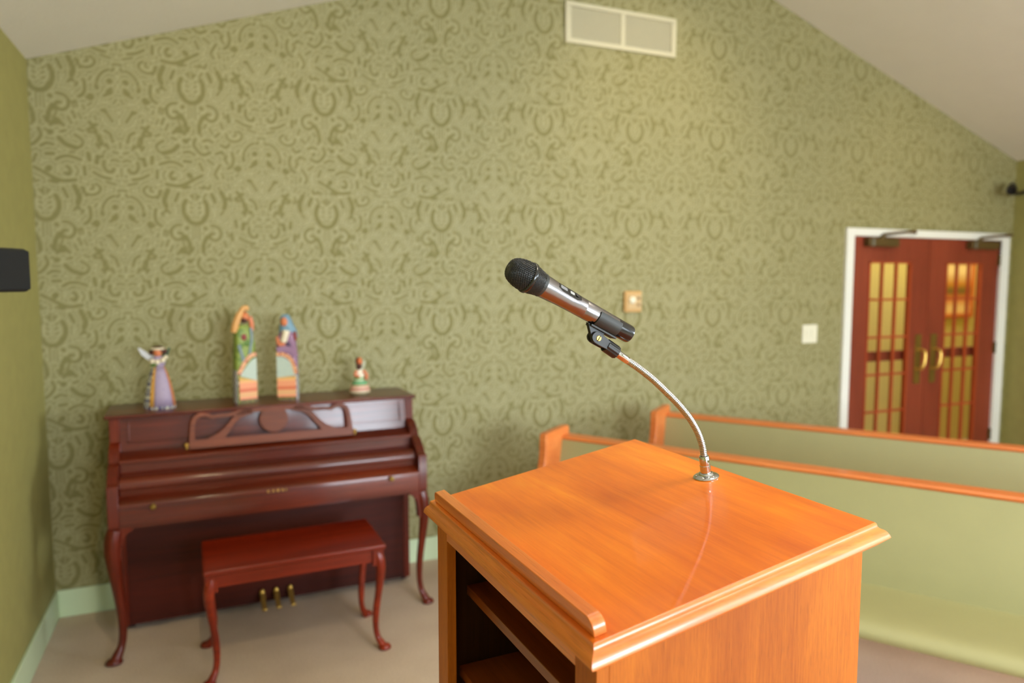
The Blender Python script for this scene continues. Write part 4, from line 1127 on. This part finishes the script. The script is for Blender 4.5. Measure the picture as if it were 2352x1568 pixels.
# ------------------------------------------------------------------ lights
def area(name, loc, rot, sx, sy, power, col, spread=180):
    l = bpy.data.lights.new(name, 'AREA'); l.shape = 'RECTANGLE'; l.size = sx; l.size_y = sy; l.energy = power; l.color = col; l.spread = R(spread)
    o = link(bpy.data.objects.new(name, l)); o.location = loc; o.rotation_euler = rot; return o
for k, (a, b) in enumerate(WIN):
    area('daylight', ((a + b) / 2, YF - .40, (WZ0 + WZ1) / 2 + .1), (R(72), 0, 0), b - a, WZ1 - WZ0, (215, 85)[k], (.80, .90, 1.0), 140)
area('daylight', (XR + .40, (SY0 + SY1) / 2, (SZ0 + SZ1) / 2 + .1), (R(70), 0, R(90)), SY1 - SY0, SZ1 - SZ0, 270, (.80, .90, 1.0), 140)
area('daylight', (RX, YF - .14, 3.02), (R(90), 0, 0), 2.0, .6, 15, (.80, .90, 1.0))  # light through the added gable opening
def downlight(x, y, power, target=None, ang=95, blend=1.0, col=(1, .80, .48), rad=.06, size=1.0):
    z = roof(x); slope = math.atan((RZ - ZL) / (RX - XL)) if x < RX else -math.atan((RZ - ZR) / (XR - RX))
    t = empty('recessed_downlight', (x, y, z), label='round recessed ceiling downlight with a white trim ring', cat='ceiling light', group='recessed ceiling downlights')
    mt = Matrix.Rotation(-slope, 4, 'Y')
    bm = BM(); lathe(bm, [(.060 * size, -.002), (.060 * size + .025, -.002), (.060 * size + .025, -.008), (.060 * size, -.010)], mt, 28); obj('trim_ring', bm, M['trim'], t, smooth=True)
    bm = BM(); lathe(bm, [(.0, -.004), (.060 * size, -.004), (.060 * size, -.003), (0, -.003)], mt, 28); obj('lamp_lens', bm, M['lamp'], t)
    l = bpy.data.lights.new('downlight', 'SPOT'); l.energy = power; l.spot_size = R(ang); l.spot_blend = blend; l.color = col; l.shadow_soft_size = rad
    o = link(bpy.data.objects.new('downlight', l)); o.location = (x, y, z - .05 - rad * .6)
    if target: o.rotation_euler = (Vector(target) - o.location).to_track_quat('-Z', 'Y').to_euler()
M['lamp'] = mat('warm_lamp_lens', (255, 214, 150), rough=.4, emit=6)
def uplight(x, y, z, rz, power):  # made-up uplighter out of view, added to brighten the ceiling
    t = empty('added_uplight', (x, y, z), rz, label='added, unseen white half-bowl sconce mounted on the wall', cat='added lamp', group='added uplighters')
    bm = BM(); lathe(bm, [(.02, -.14), (.06, -.11), (.12, -.04), (.15, 0), (.144, 0), (.115, -.035), (.055, -.10), (0, -.12)], Matrix.Translation((0, .16, 0)), 28); obj('bowl', bm, M['trim'], t, smooth=True)
    obj('wall_plate', box(BM(), -.05, .05, 0, .05, -.12, -.02), M['trim'], t, bevel=.004)
    l = bpy.data.lights.new('added_uplight_lamp', 'AREA'); l.shape = 'DISK'; l.size = .2; l.energy = power; l.color = (.90, .96, 1.0); l.spread = R(170)
    o = link(bpy.data.objects.new('added_uplight_lamp', l)); o.parent = t; o.location = (0, .16, -.02); o.rotation_euler = (PI, 0, 0)
uplight(XR, .4, 2.0, R(90), 50); uplight(3.38, YF, 2.05, 0, 85)
downlight(2.65, 2.45, 58, (2.75, 4.11, 2.45), 70)
downlight(.10, 2.45, 16, (.18, 4.11, 2.35), 75)
downlight(5.15, 2.35, 18, (5.08, 4.11, 2.25), 70)
downlight(.09, 1.15, 80, (.12, 3.55, .95), 32, .8, (1, .80, .48), .035)
for x, y, p in ((1.45, .75, 105), (3.3, .9, 70), (4.9, .4, 40), (1.1, 1.9, 26)):
    downlight(x, y, p, None, 100, 1.0, (1, .88, .68), .3, 4.0)

area('lobby_light', (6.3, 4.72, 2.66), (0, 0, 0), 3.6, .4, 34, (1, .92, .70))
w = bpy.data.worlds.new('world'); sc.world = w; w.use_nodes = True
nt = w.node_tree; bg = nt.nodes['Background']
sky = nt.nodes.new('ShaderNodeTexSky'); sky.sky_type = 'NISHITA'; sky.sun_disc = False; sky.sun_elevation = R(35)
nt.links.new(sky.outputs['Color'], bg.inputs['Color']); bg.inputs['Strength'].default_value = 0.25

# ------------------------------------------------------------------ camera
cd = bpy.data.cameras.new('camera'); cd.sensor_width = 36; cd.lens = 1636.6 / 2352 * 36
cd.dof.use_dof = True; cd.dof.focus_distance = 1.26; cd.dof.aperture_fstop = 2.35; cd.clip_start = .02
co = link(bpy.data.objects.new('camera', cd)); co.location = (0, 0, 1.7); co.rotation_euler = (PI / 2 - .0842, 0, -.3996)
sc.camera = co
sc.view_settings.view_transform = 'Standard'; sc.view_settings.look = 'None'; sc.view_settings.gamma = 1; sc.view_settings.use_curve_mapping = False
sc.view_settings.exposure = -0.04
sc.cycles.use_denoising = True
sc.cycles.max_bounces = 8; sc.cycles.diffuse_bounces = 5; sc.cycles.glossy_bounces = 4; sc.cycles.transmission_bounces = 6
sc.cycles.sample_clamp_indirect = 6
